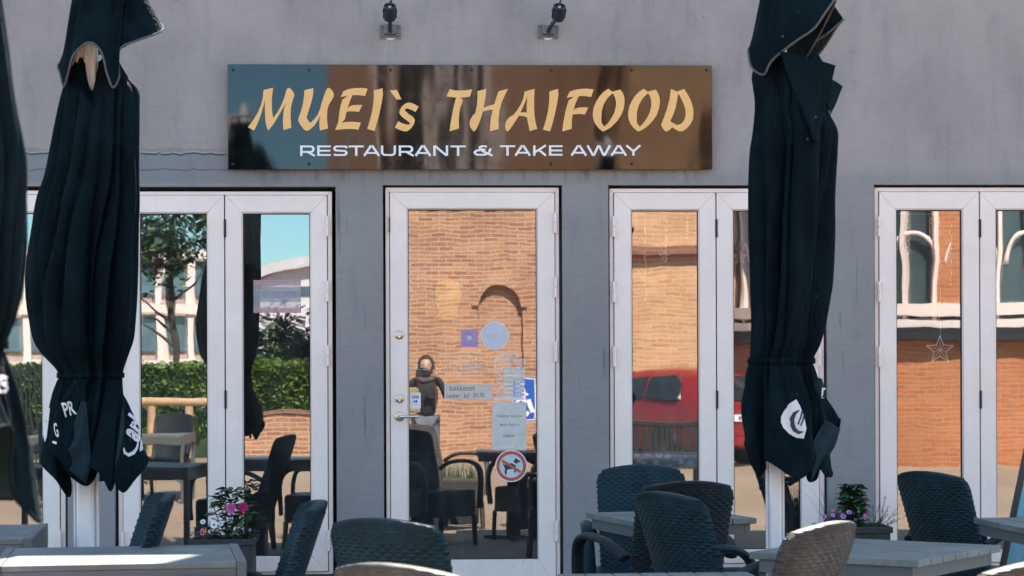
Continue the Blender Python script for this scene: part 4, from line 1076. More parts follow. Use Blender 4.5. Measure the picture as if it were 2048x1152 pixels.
L_, W_ = abs((b_ - c_) @ ux), abs((b_ - a_) @ uy); mid = (a_ + b_) / 2 - ux * L_ / 2
framed_table(mid, ang, L_, W_, 'long slatted grey table with a sunlit front strip')
a_, b_ = corner_fit(64, 1078), corner_fit(96, 1048); d_ = (b_ - a_); ang2 = math.degrees(math.atan2(d_[1], d_[0])) - 90
ux = np.array((math.cos(R(ang2)), math.sin(R(ang2)))); framed_table((a_ + b_) / 2 - ux * .6, ang2, 1.2, float(np.linalg.norm(d_)), 'slatted grey table at the left edge behind the long one')
n_, l_, f_ = corner_fit(1830, 1120), corner_fit(1485, 1104), corner_fit(2015, 1090)
e1, e2 = l_ - n_, f_ - n_; ang3 = .5 * math.degrees(math.atan2(e2[1], e2[0])) + .5 * (math.degrees(math.atan2(e1[1], e1[0])) - 90)
ctr = (l_ + f_) / 2
TBL_R = plank_table(ctr, ang3 + 90, float(np.linalg.norm(e1)), float(np.linalg.norm(e2)), 7, 'planked taupe table set cornerwise in front of the right planter')
k_, r_ = corner_fit(1203, 1048), corner_fit(1163, 1018); q_ = corner_fit(1505, 1034)
plank_table((np.array((k_ + q_)) / 2 + np.array((.0, .34))), math.degrees(math.atan2(q_[1] - k_[1], q_[0] - k_[0])) * .55 + 90 , .62, .60, 5, 'small planked table half hidden by the chairs left of the white pole')
p_ = corner_fit(1998, 1046); plank_table(p_ + np.array((.40, -.02)), 4 + 90, .76, .80, 7, 'planked table cut off by the right edge of the photo')
p1_, p2_ = corner_fit(1120, 1146), corner_fit(1505, 1144); plank_table((p1_ + p2_) / 2 + np.array((0, -.38)), 2 + 90, .74, float(np.linalg.norm(p2_ - p1_)), 7, 'nearest planked table, just its far edge above the bottom of the photo')

# ================================================================== PLANTERS AND FLOWERS
def planter(px_l, px_r, py_t, y, label):
    a, b2 = at_y(px_l, py_t, y), at_y(px_r, py_t, y); c = (a + b2) / 2; L = (b2 - a).length; zt = a.z
    root = empty('planter_box', (c.x, y, 0), 0, label, 'planter')
    mb = MB(); d = .15; t = .012
    mb.box(-L / 2, L / 2, -d, -d + t, .0, zt).box(-L / 2, L / 2, d - t, d, 0, zt).box(-L / 2, -L / 2 + t, -d + t, d - t, 0, zt).box(L / 2 - t, L / 2, -d + t, d - t, 0, zt).box(-L / 2 + t, L / 2 - t, -d + t, d - t, .02, .04)
    mb.build('box', 'planter', root, bevel=.004)
    mb = MB()
    for (x0, x1, y0, y1) in ((-L / 2 - .012, L / 2 + .012, -d - .012, -d + .004), (-L / 2 - .012, L / 2 + .012, d - .004, d + .012), (-L / 2 - .012, -L / 2 + .004, -d + .004, d - .004), (L / 2 - .004, L / 2 + .012, -d + .004, d - .004)): mb.box(x0, x1, y0, y1, zt - .03, zt + .004)
    mb.build('rim', 'planter', root, bevel=.003)
    MB().box(-L / 2 + t + .001, L / 2 - t - .001, -d + t + .001, d - t - .001, .045, zt - .025).build('soil', 'soil', root)
    return root, c, zt
def leaf(mb, base, tip_dir, L, Wd, droop=.25, mi=0, roll=0.):
    d = Vector(tip_dir).normalized(); s = d.cross(Vector((0, 0, 1)))
    if s.length < .05: s = Vector((1, 0, 0))
    s.normalize(); n = s.cross(d); s = (s * math.cos(roll) + n * math.sin(roll)); n = s.cross(d)
    rows = []
    for k in range(6):
        u = k / 5; w = Wd * math.sin(math.pi * min(1, .06 + u * .97)) ** .8 * (1 - .25 * u); p = Vector(base) + d * L * u - Vector((0, 0, droop * L * u * u))
        rows.append([tuple(p - s * w + n * w * .35), tuple(p), tuple(p + s * w + n * w * .35)])
    mb.grid(np.array(rows), False, mi)
def stem(mb, a, b2, r=.002, bend=.02):
    a, b2 = Vector(a), Vector(b2); m = (a + b2) / 2 + Vector((random.uniform(-bend, bend), random.uniform(-bend, bend), bend * .5))
    mb.tube(catmull([tuple(a), tuple(m), tuple(b2)], 7, False), r, 5)
def bloom(mb, c, face, r, layers, npet, wd, mi=0, mc=None):
    f = Vector(face).normalized(); q = f.to_track_quat('Z', 'Y').to_matrix().to_4x4(); T = Matrix.Translation(c) @ q
    for l in range(layers):
        u = l / max(1, layers); rr = r * (1 - .72 * u); el = .10 + 1.15 * u
        for k in range(npet):
            a = 2 * math.pi * (k + .5 * l) / npet + random.uniform(-.08, .08); d = Vector((math.cos(a) * math.cos(el), math.sin(a) * math.cos(el), math.sin(el)))
            s = Vector((-math.sin(a), math.cos(a), 0)); rows = []
            for j in range(5):
                v = j / 4; w = wd * rr * math.sin(math.pi * (.12 + .80 * v)) ; p = d * rr * (v * .96 + .04) + Vector((0, 0, r * .10 * u + .12 * rr * v * v))
                up = Vector((0, 0, w * .3))
                rows.append([tuple(T @ (p - s * w + up)), tuple(T @ p), tuple(T @ (p + s * w + up))])
            mb.grid(np.array(rows), False, mi)
    if mc is not None: mb.lathe([(0, .012 * r / .03), (.2 * r, .009 * r / .03), (.26 * r, 0)], 10, mc, T)

def plant(name, o, label, cat, stems, leaves, blooms=(), mats=None):
    root = empty(name, o, 0, label, cat)
    if stems: mb = MB(); stems(mb); mb.build('stem', 'leaf_dark', root, smooth=True)
    mb = MB(); leaves(mb); lm = (mats or 'leaf'); mb.build('leaves', lm, root, smooth=True)
    for fn, ms, lab in blooms:
        mb = MB(); fn(mb); b2 = mb.build('flower', ms, root, smooth=True); b2['label'] = lab
    return root
rnd = random.uniform
PL, cl, ztl = planter(391, 508, 1076, -.42, 'black rectangular planter box under the window left of the door')
def Lc(px, py, y=-.42): return at_y(px, py, y)
def dahlia(o, heads, n, spread, hh, lab):
    def st(mb):
        for h, *_ in heads: stem(mb, (rnd(-.02, .02), rnd(-.02, .02), 0), Vector(h) - Vector(o), .003)
        for k in range(7): stem(mb, (rnd(-.05, .05), rnd(-.05, .05), 0), (rnd(-spread, spread), rnd(-.08, .08), rnd(.4, .9) * hh), .0025)
    def lv(mb):
        for k in range(n):
            a = rnd(0, 6.28); h = rnd(.08, 1) * hh; rr = rnd(0, spread) * (1.15 - .5 * h / hh)
            leaf(mb, (math.cos(a) * rr * .8, math.sin(a) * rr * .55, h), (math.cos(a) + rnd(-.4, .4), math.sin(a) * .8 + rnd(-.4, .4), rnd(-.1, .6)), rnd(.035, .07), rnd(.011, .021), rnd(.1, .5), random.choice((0, 0, 1)), rnd(-.5, .5))
    bl = [((lambda mb, h=h, f=f, r=r, ly=ly, n2=n2: bloom(mb, Vector(h) - Vector(o), f, r, ly, n2, .24)), ms, lb) for h, f, r, ly, n2, ms, lb in heads]
    return plant('dahlia_plant', o, lab, 'plant', st, lv, bl, ['leaf', 'leaf_dark'])
o = Vector((at_y(462, 1076, -.42).x, -.42, ztl - .03))
dahlia(o, [(Lc(462, 1017, -.50), (-.2, -1, .15), .032, 5, 14, 'pink', 'open pale pink dahlia'), (Lc(486, 1015, -.48), (.15, -1, .3), .030, 5, 16, 'magenta', 'magenta pompon dahlia'), (Lc(483, 1027, -.46), (.1, -1, -.3), .015, 3, 9, 'red_p', 'small dark red bud'), (Lc(426, 1008, -.42), (-.4, -1, .2), .018, 3, 8, 'orange_p', 'withered brown bloom'), (Lc(440, 1011, -.40), (.2, -1, .1), .018, 3, 8, 'orange_p', 'withered brown bloom beside the first')],
       230, .14, .30, 'bushy dahlia with one pink and one magenta bloom in the left planter')
def daisy_mound(o, lab, heads, spread, hh, mats, n=240):
    def lv(mb):
        for k in range(n):
            a = rnd(0, 6.28); rr = spread * math.sqrt(rnd(0, 1)); h = hh * (1 - .6 * (rr / spread) ** 2) * rnd(.3, 1)
            leaf(mb, (math.cos(a) * rr, math.sin(a) * rr * .8, h), (math.cos(a) + rnd(-1, 1), math.sin(a) + rnd(-1, 1), rnd(-.2, 1)), rnd(.018, .045), rnd(.002, .005), rnd(0, .5), random.choice((0, 1)))
    def st(mb):
        for h, *_ in heads: stem(mb, (rnd(-.03, .03), rnd(-.03, .03), 0), Vector(h) - Vector(o), .0018)
    bl = [((lambda mb, h=h, f=f, r=r, n2=n2: bloom(mb, Vector(h) - Vector(o), f, r, 1, n2, .17, 0, 1)), [ms, 'yellow_c'], lb) for h, f, r, n2, ms, lb in heads]
    return plant('daisy_plant', o, lab, 'plant', st, lv, bl, mats)
o = Vector((at_y(413, 1076, -.45).x, -.45, ztl - .03))
daisy_mound(o, 'feathery daisy with white and red flowers at the left end of the planter', [(Lc(406, 1044, -.53), (-.2, -1, .6), .017, 12, 'whitep', 'white daisy'), (Lc(428, 1050, -.55), (.1, -1, .5), .024, 13, 'whitep', 'largest white daisy'), (Lc(441, 1047, -.53), (.5, -1, .4), .018, 12, 'whitep', 'white daisy seen from the side'), (Lc(404, 1065, -.56), (-.2, -1, .3), .018, 6, 'magenta', 'red geranium bloom'), (Lc(409, 1058, -.55), (.2, -1, .5), .013, 6, 'red_p', 'red geranium bloom'), (Lc(432, 1061, -.55), (.2, -1, .2), .011, 6, 'red_p', 'red bud')], .085, .13, ['leaf_grey', 'leaf'])
o = Vector((at_y(492, 1076, -.40).x, -.40, ztl - .03))
daisy_mound(o, 'low dark foliage with tiny purple flowers at the right end of the left planter', [(Lc(500, 1060, -.5), (0, -1, .4), .010, 7, 'lilac', 'tiny lilac flower'), (Lc(473, 1055, -.5), (0, -1, .4), .010, 7, 'lilac', 'tiny lilac flower')], .06, .10, ['leaf_dark', 'leaf'], 140)
PR_, cr, ztr = planter(1640, 1769, 1052, -.55, 'black rectangular planter box by the pier under the right parasol')
def Rc(px, py, y=-.55): return at_y(px, py, y)
o = Vector((Rc(1706, 1052).x, -.55, ztr - .03))
def hyd(mb):
    for k in range(270):
        a = rnd(0, 6.28); h = rnd(.03, .245); rr = rnd(.01, .055) * (.5 + 1.5 * (1 - abs(h - .14) / .14))
        leaf(mb, (math.cos(a) * rr * .5, math.sin(a) * rr * .5, h), (math.cos(a), math.sin(a), rnd(.15, .8)), rnd(.05, .085), rnd(.014, .024), rnd(.2, .6), random.choice((0, 0, 1)), rnd(-.4, .4))
def hyds(mb):
    for k in range(6): stem(mb, (rnd(-.02, .02), rnd(-.02, .02), 0), (rnd(-.05, .05), rnd(-.04, .04), rnd(.15, .22)), .003)
plant('hydrangea_plant', o, 'leafy green hydrangea standing tallest in the right planter', 'plant', hyds, hyd, (), ['leaf', 'leaf_dark'])
o = Vector((Rc(1662, 1052).x, -.55, ztr - .03))
def grassy(mb):
    for k in range(44):
        a = rnd(0, 6.28); L = rnd(.14, .34); lean = rnd(.05, .55); c = Vector((math.cos(a) * lean, math.sin(a) * lean * .6, 1)).normalized(); rows = []
        b0 = Vector((rnd(-.02, .02), rnd(-.02, .02), 0)); s = Vector((math.sin(a), -math.cos(a), 0)); s = Vector((1, .2, 0)) if abs(s.x) < .3 else s
        for j in range(7):
            u = j / 6; p = b0 + c * L * u + Vector((math.cos(a), math.sin(a) * .5, -.5)) * (L * .35 * lean * 1.6 * u * u * u); w = .0016 * (1 - u) + .0003
            rows.append([tuple(p - s * w), tuple(p + s * w)])
        mb.grid(np.array(rows))
plant('ornamental_grass', o, 'thin pale ornamental grass arching from the right planter', 'plant', None, grassy, (), 'leaf_grey')
o = Vector((Rc(1690, 1052, -.6).x, -.6, ztr - .03))
daisy_mound(o, 'pink and purple daisies along the front of the right planter', [(Rc(1648, 1034, -.7), (-.3, -1, .5), .017, 12, 'lilac', 'lilac daisy'), (Rc(1666, 1031, -.68), (0, -1, .6), .014, 12, 'lilac', 'lilac daisy'), (Rc(1665, 1021, -.66), (.2, -1, .7), .012, 11, 'pink', 'pink daisy'), (Rc(1686, 1033, -.68), (.1, -1, .6), .018, 12, 'lilac', 'lilac daisy'), (Rc(1698, 1025, -.68), (0, -1, .9), .017, 12, 'lilac', 'lilac daisy held highest'), (Rc(1703, 1048, -.72), (.1, -1, .2), .018, 13, 'lilac', 'lilac daisy with a dark centre'), (Rc(1710, 1039, -.68), (.1, -1, .5), .009, 6, 'blue_p', 'small blue flower'), (Rc(1731, 1032, -.68), (0, -1, .3), .017, 8, 'pink', 'pale pink hanging bloom'), (Rc(1733, 1002, -.6), (0, -1, .3), .014, 7, 'red_p', 'red bloom')], .10, .11, ['leaf', 'leaf_dark'], 620)
o = Vector((Rc(1752, 1052).x, -.55, ztr - .03))
def rosemary(mb):
    for s_ in range(17):
        a = rnd(-.9, 1.1); L = rnd(.09, .20); d = Vector((math.sin(a), rnd(-.5, .2), math.cos(a))).normalized(); b0 = Vector((rnd(-.04, .03), rnd(-.04, .04), 0))
        for k in range(46):
            p = b0 + d * L * (k / 45); q = rnd(0, 6.28); leaf(mb, p, (math.cos(q) + d.x, math.sin(q) + d.y, .4 + d.z), rnd(.012, .02), .0016, 0)
plant('rosemary_plant', o, 'needle-leaved rosemary sprigs at the right end of the right planter', 'plant', None, rosemary, (), ['leaf_grey'])
o = at_z(1963, 1172, 0.05); o.z = 0; o.y = -.35
def small(mb):
    for k in range(70): a = rnd(0, 6.28); leaf(mb, (math.cos(a) * .03, math.sin(a) * .03, rnd(.14, .30)), (math.cos(a), math.sin(a), rnd(0, .8)), rnd(.03, .06), rnd(.005, .01), .3)
plant('small_plant', Vector((at_y(1961, 1150, -.35).x, -.35, 0)), 'small green plant peeping up below the rightmost window', 'plant', None, small, (), 'leaf')

# ---- leaning pale blue board at the right edge
pA, pB = at_y(2052, 905, -2.2), at_y(2012, 1098, -2.2)
o = Vector((pB.x, -2.2, 0)); root = empty('sandwich_board', o, 0, 'narrow pale blue panel in a dark frame leaning at the right edge', 'board')
lean = (pA.x - pB.x) / (pA.z - pB.z); H_ = pA.z + .12
sk = Matrix(((1, 0, lean, -lean * pB.z), (0, 1, 0, 0), (0, 0, 1, 0), (0, 0, 0, 1)))
MB().box(.014, .17, -.006, .006, .06, H_ - .03, 0, sk).build('panel', plain('pale_blue_panel', (.16, .42, .52), .55, .2, 6), root)
mb = MB(); mb.box(-.012, .0138, -.016, .016, .0, H_, 0, sk); mb.box(.1705, .190, -.016, .016, 0, H_, 0, sk); mb.box(.0142, .170, -.016, .016, H_ - .029, H_, 0, sk); mb.box(.0142, .170, -.016, .016, .03, .059, 0, sk); mb.build('frame', 'black_metal', root, bevel=.003)
# ================================================================== INDOORS, close behind the glass
def inz(px, py, y): return at_y(px, py, y)
a_, b_ = inz(1248, 908, .45), inz(1420, 908, .45)
root = empty('window_table', ((a_.x + b_.x) / 2, .72, .12), 0, 'indoor table under a lilac flowered cloth behind the right casement', 'table')
hw_ = (b_.x - a_.x) / 2; zt_ = a_.z - .12
MB().box(-hw_ + .02, hw_ - .02, -.25, .25, zt_ - .04, zt_ - .005).build('tabletop', 'taupe', root)
for sx in (-1, 1):
    for sy in (-1, 1): MB().box(sx * (hw_ - .06) - .022, sx * (hw_ - .06) + .022, sy * .2 - .022, sy * .2 + .022, 0, zt_ - .041).build('leg', 'taupe', root)
def m_floral():
    m, nt, b = nodes('lilac_flower_print'); co = objco(nt)
    v = N(nt, 'ShaderNodeTexVoronoi'); v.inputs['Scale'].default_value = 22; nt.links.new(co, v.inputs['Vector'])
    c = mixc(nt, smooth(nt, v.outputs['Distance'], .55, .35), (.42, .34, .46), (.80, .76, .84)); c = mixc(nt, smooth(nt, v.outputs['Distance'], .16, .10), c, (.55, .16, .3))
    nt.links.new(c, b.inputs['Base Color']); b.inputs['Roughness'].default_value = .7; return m
M['floral'] = m_floral()
cl_ = empty('tablecloth', ((a_.x + b_.x) / 2, .72, .12 + zt_), 0, 'lilac flowered tablecloth on the indoor table behind the right casement', 'tablecloth')
mb = MB(); xs = np.linspace(-hw_, hw_, 60); rows = []
for y, z in ((.27, -.12), (.275, -.02), (.265, 0.002), (-.265, .002), (-.275, -.02), (-.278, -.075)):
    rows.append([(x, y + (.006 * math.sin(x * 40) if z < -.05 else 0), z) for x in xs])
mb.grid(np.array(rows)); o_ = mb.build('drape', 'floral', cl_, smooth=True); s_ = o_.modifiers.new('thickness', 'SOLIDIFY'); s_.thickness = .002

def star(px, py, y, r, label):
    p = inz(px, py, y); root = empty('star_ornament', p, 0, label, 'ornament', 'star ornaments hung in the windows')
    q = [(r * (1 if k % 2 == 0 else .42) * math.sin(math.pi * k / 5), r * (1 if k % 2 == 0 else .42) * math.cos(math.pi * k / 5)) for k in range(10)]
    mb = MB()
    for k in range(10): (ax, az), (bx, bz) = q[k], q[(k + 1) % 10]; mb.tube([(ax, 0, az), (bx, 0, bz)], r * .032, 6)
    for k in range(10): mb.tube([(q[k][0], 0, q[k][1]), (0, -.004, 0)], r * .014, 5)
    mb.build('outline', 'letter_white', root)
    top = inz(px, 426, y).z - p.z; pts = [(.006 * math.sin(k * 1.7), 0, r + (top - r) * k / 14) for k in range(15)]
    mb = MB(); mb.tube(pts, .0012, 5); mb.build('hanging_wire', 'letter_white', root)
    return root
star(1480, 515, .12, .042, 'small white star hanging in the casement beside the right parasol')
star(1880, 700, .14, .085, 'largest outlined star hanging low in the rightmost casement')
star(1329, 512, .14, .03, 'faint small star hanging in the pane next to the entrance door')
def fairy(px0, px1, n, y, label, y1=640):
    p0 = inz((px0 + px1) / 2, 428, y); root = empty('fairy_lights', p0, 0, label, 'fairy lights')
    mbw, r0 = MB(), random.Random(px0); bulbs = []
    for k in range(n):
        px = px0 + (px1 - px0) * (k + .5) / n; zb = inz(px, r0.uniform(470, y1), y).z - p0.z; x = inz(px, 428, y).x - p0.x; m = 12
        pts = [(x + .006 * math.sin(3 * j + k), .003 * math.cos(2 * j), zb * j / m) for j in range(m + 1)]; mbw.tube(pts, .0010, 5)
        for j in range(2, m + 1, 2): bulbs.append(pts[j])
    mbw.tube([(inz(px0, 428, y).x - p0.x, 0, 0), (inz(px1, 428, y).x - p0.x, 0, 0)], .0012, 5)
    mbw.build('wire', 'letter_white', root)
    lit = bpy.data.materials.new('lit_fairy_bulb'); lit.use_nodes = True; bs = lit.node_tree.nodes['Principled BSDF']; bs.inputs['Base Color'].default_value = (1, .8, .5, 1); bs.inputs['Emission Color'].default_value = (1, .62, .25, 1); bs.inputs['Emission Strength'].default_value = .25
    mb = MB()
    for b2 in bulbs: mb.lathe([(0, -.004), (.0022, -.0015), (.0022, .0015), (0, .004)], 6, 0, Matrix.Translation(b2))
    o = mb.build('bulbs', lit, root, smooth=True); o['kind'] = 'stuff'
fairy(1270, 1394, 3, .10, 'curtain of fairy light wires in the pane right of the door', 700)
fairy(1797, 1922, 3, .10, 'fairy light curtain in the left pane of the rightmost casement', 600)
# lit paper lantern in the dim room behind the door
p = inz(896, 600, 1.6); root = empty('lantern', p, 0, 'dim yellow lantern glowing in the room behind the door glass', 'lamp')
lm = bpy.data.materials.new('yellow_lit_paper'); lm.use_nodes = True; bs = lm.node_tree.nodes['Principled BSDF']; bs.inputs['Base Color'].default_value = (.75, .45, .08, 1); bs.inputs['Emission Color'].default_value = (1, .58, .10, 1); bs.inputs['Emission Strength'].default_value = .05
mb = MB(); mb.lathe([(.03, .125), (.07, .115), (.085, .05), (.08, -.02), (.055, -.08), (.08, -.115), (.035, -.125)], 20); mb.build('shade', lm, root, smooth=True)
MB().tube([(0, 0, .12), (0, 0, 3.0 - p.z)], .004, 6).build('cord', 'black_metal', root)
# pink and white poster in the pane left of the door
PY_ = .0405; o = at_y(555, 626, PY_); root = empty('window_poster', o, 0, 'pale poster with pink bands in the pane left of the door', 'poster')
def Pp(px, py): q = at_y(px, py, PY_); return (q.x - o.x, q.z - o.z)
FP = dict(a=film('poster_sheet', (.80, .70, .70), .22), b=film('poster_pink', (.75, .38, .46), .30), c=film('poster_grey', (.40, .44, .52), .22))
mb = MB(); mb.prism([Pp(*q) for q in rect(507, 560, 602, 626)], 0, .0004); mb.build('sheet', FP['a'], root)
mb = MB(); mb.prism([Pp(*q) for q in rect(507.5, 560.5, 601.5, 571)], -.0005, -.0001); mb.prism([Pp(*q) for q in rect(507.5, 615, 601.5, 625.5)], -.0005, -.0001); mb.build('bands', FP['b'], root)
mb = MB(); mb.prism([Pp(*q) for q in rect(508, 582, 601, 604)], -.0005, -.0001); mb.build('picture', FP['c'], root)
# dark tables and chairs deep indoors
for k, (x, y) in enumerate(((-1.55, 1.5), (-.1, 2.3), (1.35, 1.9), (2.9, 1.6))):
    root = empty('dining_table', (x, y, .12), 0, ['dark dining table indoors behind the left casement', 'dark dining table deep behind the entrance door', 'dark dining table behind the right casement', 'dark dining table indoors behind the rightmost casement'][k], 'table', 'dining tables indoors')
    mb = MB(); mb.box(-.4, .4, -.35, .35, .72, .75); mb.build('tabletop', 'interior', root, bevel=.003)
    for sx in (-1, 1):
        for sy in (-1, 1): MB().box(sx * .35 - .02, sx * .35 + .02, sy * .3 - .02, sy * .3 + .02, 0, .719).build('leg', 'interior', root)

# ================================================================== ACROSS THE STREET (what the glass and the sign mirror)
def env_box(px0, px1, yy, z0, z1, depth):
    a = mir(px0, 745, yy).x; b2 = mir(px1, 745, yy).x; return a, b2, -yy - depth, -yy, z0, z1
# --- brick hall
yy = 22.; xa, xb = mir(672, 745, yy).x, mir(1258, 745, yy).x
root = empty('brick_hall', ((xa + xb) / 2, -yy, 0), 0, 'orange brick hall with an arch added for a curved shadow, mirrored in the door glass', 'building')
c0 = (xa + xb) / 2
mb = MB(); hx = (xb - xa) / 2; ax0, ax1, az = mir(955, 745, yy).x - c0, mir(1048, 745, yy).x - c0, mir(1000, 612, yy).z
ar = (ax1 - ax0) / 2; arc = [((ax0 + ax1) / 2 + ar * math.cos(math.pi * k / 24), az + ar * math.sin(math.pi * k / 24)) for k in range(25)]
# arch recess added to mimic a curved shadow: three slabs and a head
mb.box(-hx, ax0, -.5, 0, 0, 9.5); mb.box(ax1, hx, -.5, 0, 0, 9.5); mb.box(ax0, ax1, -.5, 0, az + ar + .03, 9.5)
head = [(x, z) for x, z in arc]
for k in range(24):
    (x1_, z1_), (x2_, z2_) = head[k], head[k + 1]; mb.prism([(x1_, z1_), (x1_, az + ar + .03), (x2_, az + ar + .03), (x2_, z2_)], -.5, 0)
mb.box(ax0, ax1, -.5, -.09, 0, az + ar + .02)
mb.box(-hx, hx, -8, -.502, 0, 9.5)
mb.build('wall', 'brick', root)
mb = MB(); rows = [[(*((ax0 + ax1) / 2 + r * math.cos(math.pi * k / 24),), y, az + r * math.sin(math.pi * k / 24)) for k in range(25)] for r, y in ((ar - .03, -.085), (ar - .03, .05), (ar + .08, .05), (ar + .08, -.01))]
mb.grid(np.array(rows)); mb.build('shadow_arch', 'brick', root)
MB().box(-hx - .1, hx + .1, -8.1, .12, 9.505, 9.7).build('coping', 'taupe', root)
for k, (pxw, w_) in enumerate(((742, 34), (850, 26), (905, 26), (965, 30))):              # tall pale pilaster strips high on the hall
    x = mir(pxw + 20, 745, yy).x - c0; MB().box(x - .09, x + .09, .002, .14, 4.2, 9.45).build('pilaster', 'white', root)
for k, pxw in enumerate((800, 880, 935)):
    x = mir(pxw + 20, 745, yy).x - c0; mb = MB(); mb.box(x - .26, x + .26, .004, .03, 4.4, 9.3); mb.build('window', 'dark_gap', root)
# --- pale brick gable and the wall beside it, shade put into its brick
yy2 = 21.; xa, xb = mir(1255, 745, yy2).x, mir(1475, 745, yy2).x; c0 = (xa + xb) / 2
root = empty('brick_gable', (c0, -yy2, 0), 0, 'pale orange brick gable with a dark string course, mirrored right of the door', 'building'); hx = (xb - xa) / 2
MB().box(-hx, hx, -6, 0, 0, 8.5).build('wall', 'brick_pale', root)
zc = mir(1330, 498, yy2).z; mb = MB(); mb.box(-hx - .04, hx + .04, .002, .16, zc - .09, zc + .05); mb.build('string_course', 'brick_dark', root, bevel=.01)
MB().box(-hx - .1, hx + .1, -6.1, .18, 8.505, 8.7).build('coping', 'taupe', root)
yy3 = 23.; xa, xb = mir(1478, 745, yy3).x, mir(1700, 745, yy3).x; c0 = (xa + xb) / 2; hx = (xb - xa) / 2
root = empty('shade_toned_house', (c0, -yy3, 0), 0, 'red brick house with shade put into its colour, mirrored in the narrow pane beside the right parasol', 'building')
MB().box(-hx, hx, -6, 0, 0, 7.8).build('wall', 'brick_dark', root)
zc = mir(1480, 490, yy3).z; MB().box(-hx, hx, .002, .25, zc - .1, zc + .2).build('cornice', 'taupe', root)
mb = MB(); mb.prism([(-hx - .2, 7.805), (hx + .2, 7.805), (0, 9.6)], -6.2, .3); mb.build('roof', 'brick_dark', root)
# --- round pavilion
cx_, cy_ = mir(2070, 745, 18).x, -18 - 4.2
root = empty('round_pavilion', (cx_, cy_, 0), 0, 'round orange brick pavilion with white windows, mirrored in the rightmost casement', 'building')
z1 = mir(1900, 662, 18).z
def ringwall(mb, r0, r1, za, zb, n=72, a0=0, a1=360):
    rows = [[(r * math.cos(R(a0 + (a1 - a0) * k / n)), r * math.sin(R(a0 + (a1 - a0) * k / n)), z) for k in range(n + 1)] for r, z in ((r1, za), (r1, zb), (r0, zb), (r0, za), (r1, za))]
    mb.grid(np.array(rows))
mb = MB(); ringwall(mb, 3.9, 4.2, 0, z1 - .13); mb.build('wall', 'brick_round', root, smooth=True, auto=True)
mb = MB(); ringwall(mb, 3.9, 4.42, z1 - .125, z1 - .005); ringwall(mb, 3.9, 4.32, z1, z1 + .06); mb.build('cornice', 'dark_gap', root, smooth=True, auto=True)
zw0, zw1, zw2, zw3 = z1 + .065, mir(1860, 630, 18).z, mir(1860, 605, 18).z, 5.2
mb = MB(); ringwall(mb, 3.86, 3.88, zw0, zw3); mb.build('glazing', plain('pavilion_glass', (.05, .075, .085), .15, .3, 1.5, spec=.8), root, smooth=True, auto=True)
mb = MB(); ringwall(mb, 3.89, 4.16, zw0, zw0 + .11); ringwall(mb, 3.89, 4.16, zw1, zw2); ringwall(mb, 3.89, 4.10, zw3 - .25, zw3); mb.build('window_rails', 'white', root, smooth=True, auto=True)
for k in range(30):                                        # arcs added to mimic frames warped in the reflection
    T_ = Matrix.Rotation(2 * math.pi * (k + .5) / 30, 4, 'Z'); q = [(3.99, .36 * math.cos(math.pi * j / 16), zw2 + .55 + .50 * math.sin(math.pi * j / 16)) for j in range(17)]
    mb = MB(); mb.tube([tuple(T_ @ Vector(p)) for p in q], .034, 8); mb.build('reflection_arc', 'white', root, smooth=True)
for k in range(56):
    a = 2 * math.pi * k / 56; MB().box(3.885, 4.06, -.03, .03, zw0 + .112, zw3 - .252, 0, Matrix.Rotation(a, 4, 'Z')).build('mullion', 'white', root)
for k in range(8):
    a = 2 * math.pi * (k + .35) / 8; MB().box(3.884, 4.03, -.30, .30, zw2 + .002, zw3 - .253, 0, Matrix.Rotation(a, 4, 'Z')).build('brick_panel', 'brick_round', root)
mb = MB(); mb.lathe([(4.6, zw3 + .002), (4.55, zw3 + .25), (2.4, zw3 + 1.6), (0, zw3 + 2.2)], 48); mb.build('roof', 'brick_dark', root)
# --- office block far left
yo = 56.; xa, xb = mir(-220, 745, yo).x, mir(432, 745, yo).x; c0 = (xa + xb) / 2; hx = (xb - xa) / 2; zt = mir(330, 505, yo).z
root = empty('office_block', (c0, -yo, 0), 0, 'pale gridded office block mirrored behind the left parasol', 'building')
MB().box(-hx, hx, -10, -.3, 0, zt).build('wall', plain('office_stone', (.50, .40, .33), .8), root)
nb = 12; nf = 3; bw_ = 2 * hx / nb; fh = zt / nf; gl = plain('office_glass', (.09, .15, .19), .1, .5, .3, spec=.9)
for i in range(nb):
    for j in range(nf):
        x0_ = -hx + i * bw_; MB().box(x0_ + bw_ * .12, x0_ + bw_ * .88, -.30 + .002, -.2, j * fh + fh * .22, j * fh + fh * .86).build('window', gl, root)
for i in range(nb + 1): x = -hx + i * bw_; MB().box(x - .13, x + .13, -.298, .0, 0, zt).build('pier', 'white', root)
for j in range(1, nf + 1): MB().box(-hx, hx, .002, .10, j * fh - .18, j * fh + .10).build('floor_band', 'white', root)
# --- low white hall beyond the shrubs
yp = 46.; xa, xb = mir(450, 745, yp).x, mir(672, 745, yp).x; c0 = (xa + xb) / 2; hx = (xb - xa) / 2; za = mir(550, 655, yp).z; zb = mir(600, 520, yp).z
root = empty('white_hall', (c0, -yp, 0), 0, 'low white hall with a rising pale roof, mirrored in the pane left of the door', 'building')
mb = MB(); mb.prism([(-hx, 0), (hx, 0), (hx, zb), (-hx * .1, zb - .35), (-hx, zb - 1.1)], -8, 0); mb.build('wall', plain('hall_white', (.66, .62, .66), .6), root)
zs = mir(550, 582, yp).z; MB().box(-hx, hx, .002, .05, zs - .12, zs + .12).build('window_band', gl, root)
mb = MB(); mb.prism([(-hx - .3, zb - 1.12), (-hx * .1, zb - .34), (hx + .2, zb + .01), (hx + .2, zb + .26), (-hx * .1, zb - .05), (-hx - .3, zb - .85)], -8.2, .3); mb.build('roof', plain('hall_roof', (.58, .54, .58), .5), root)

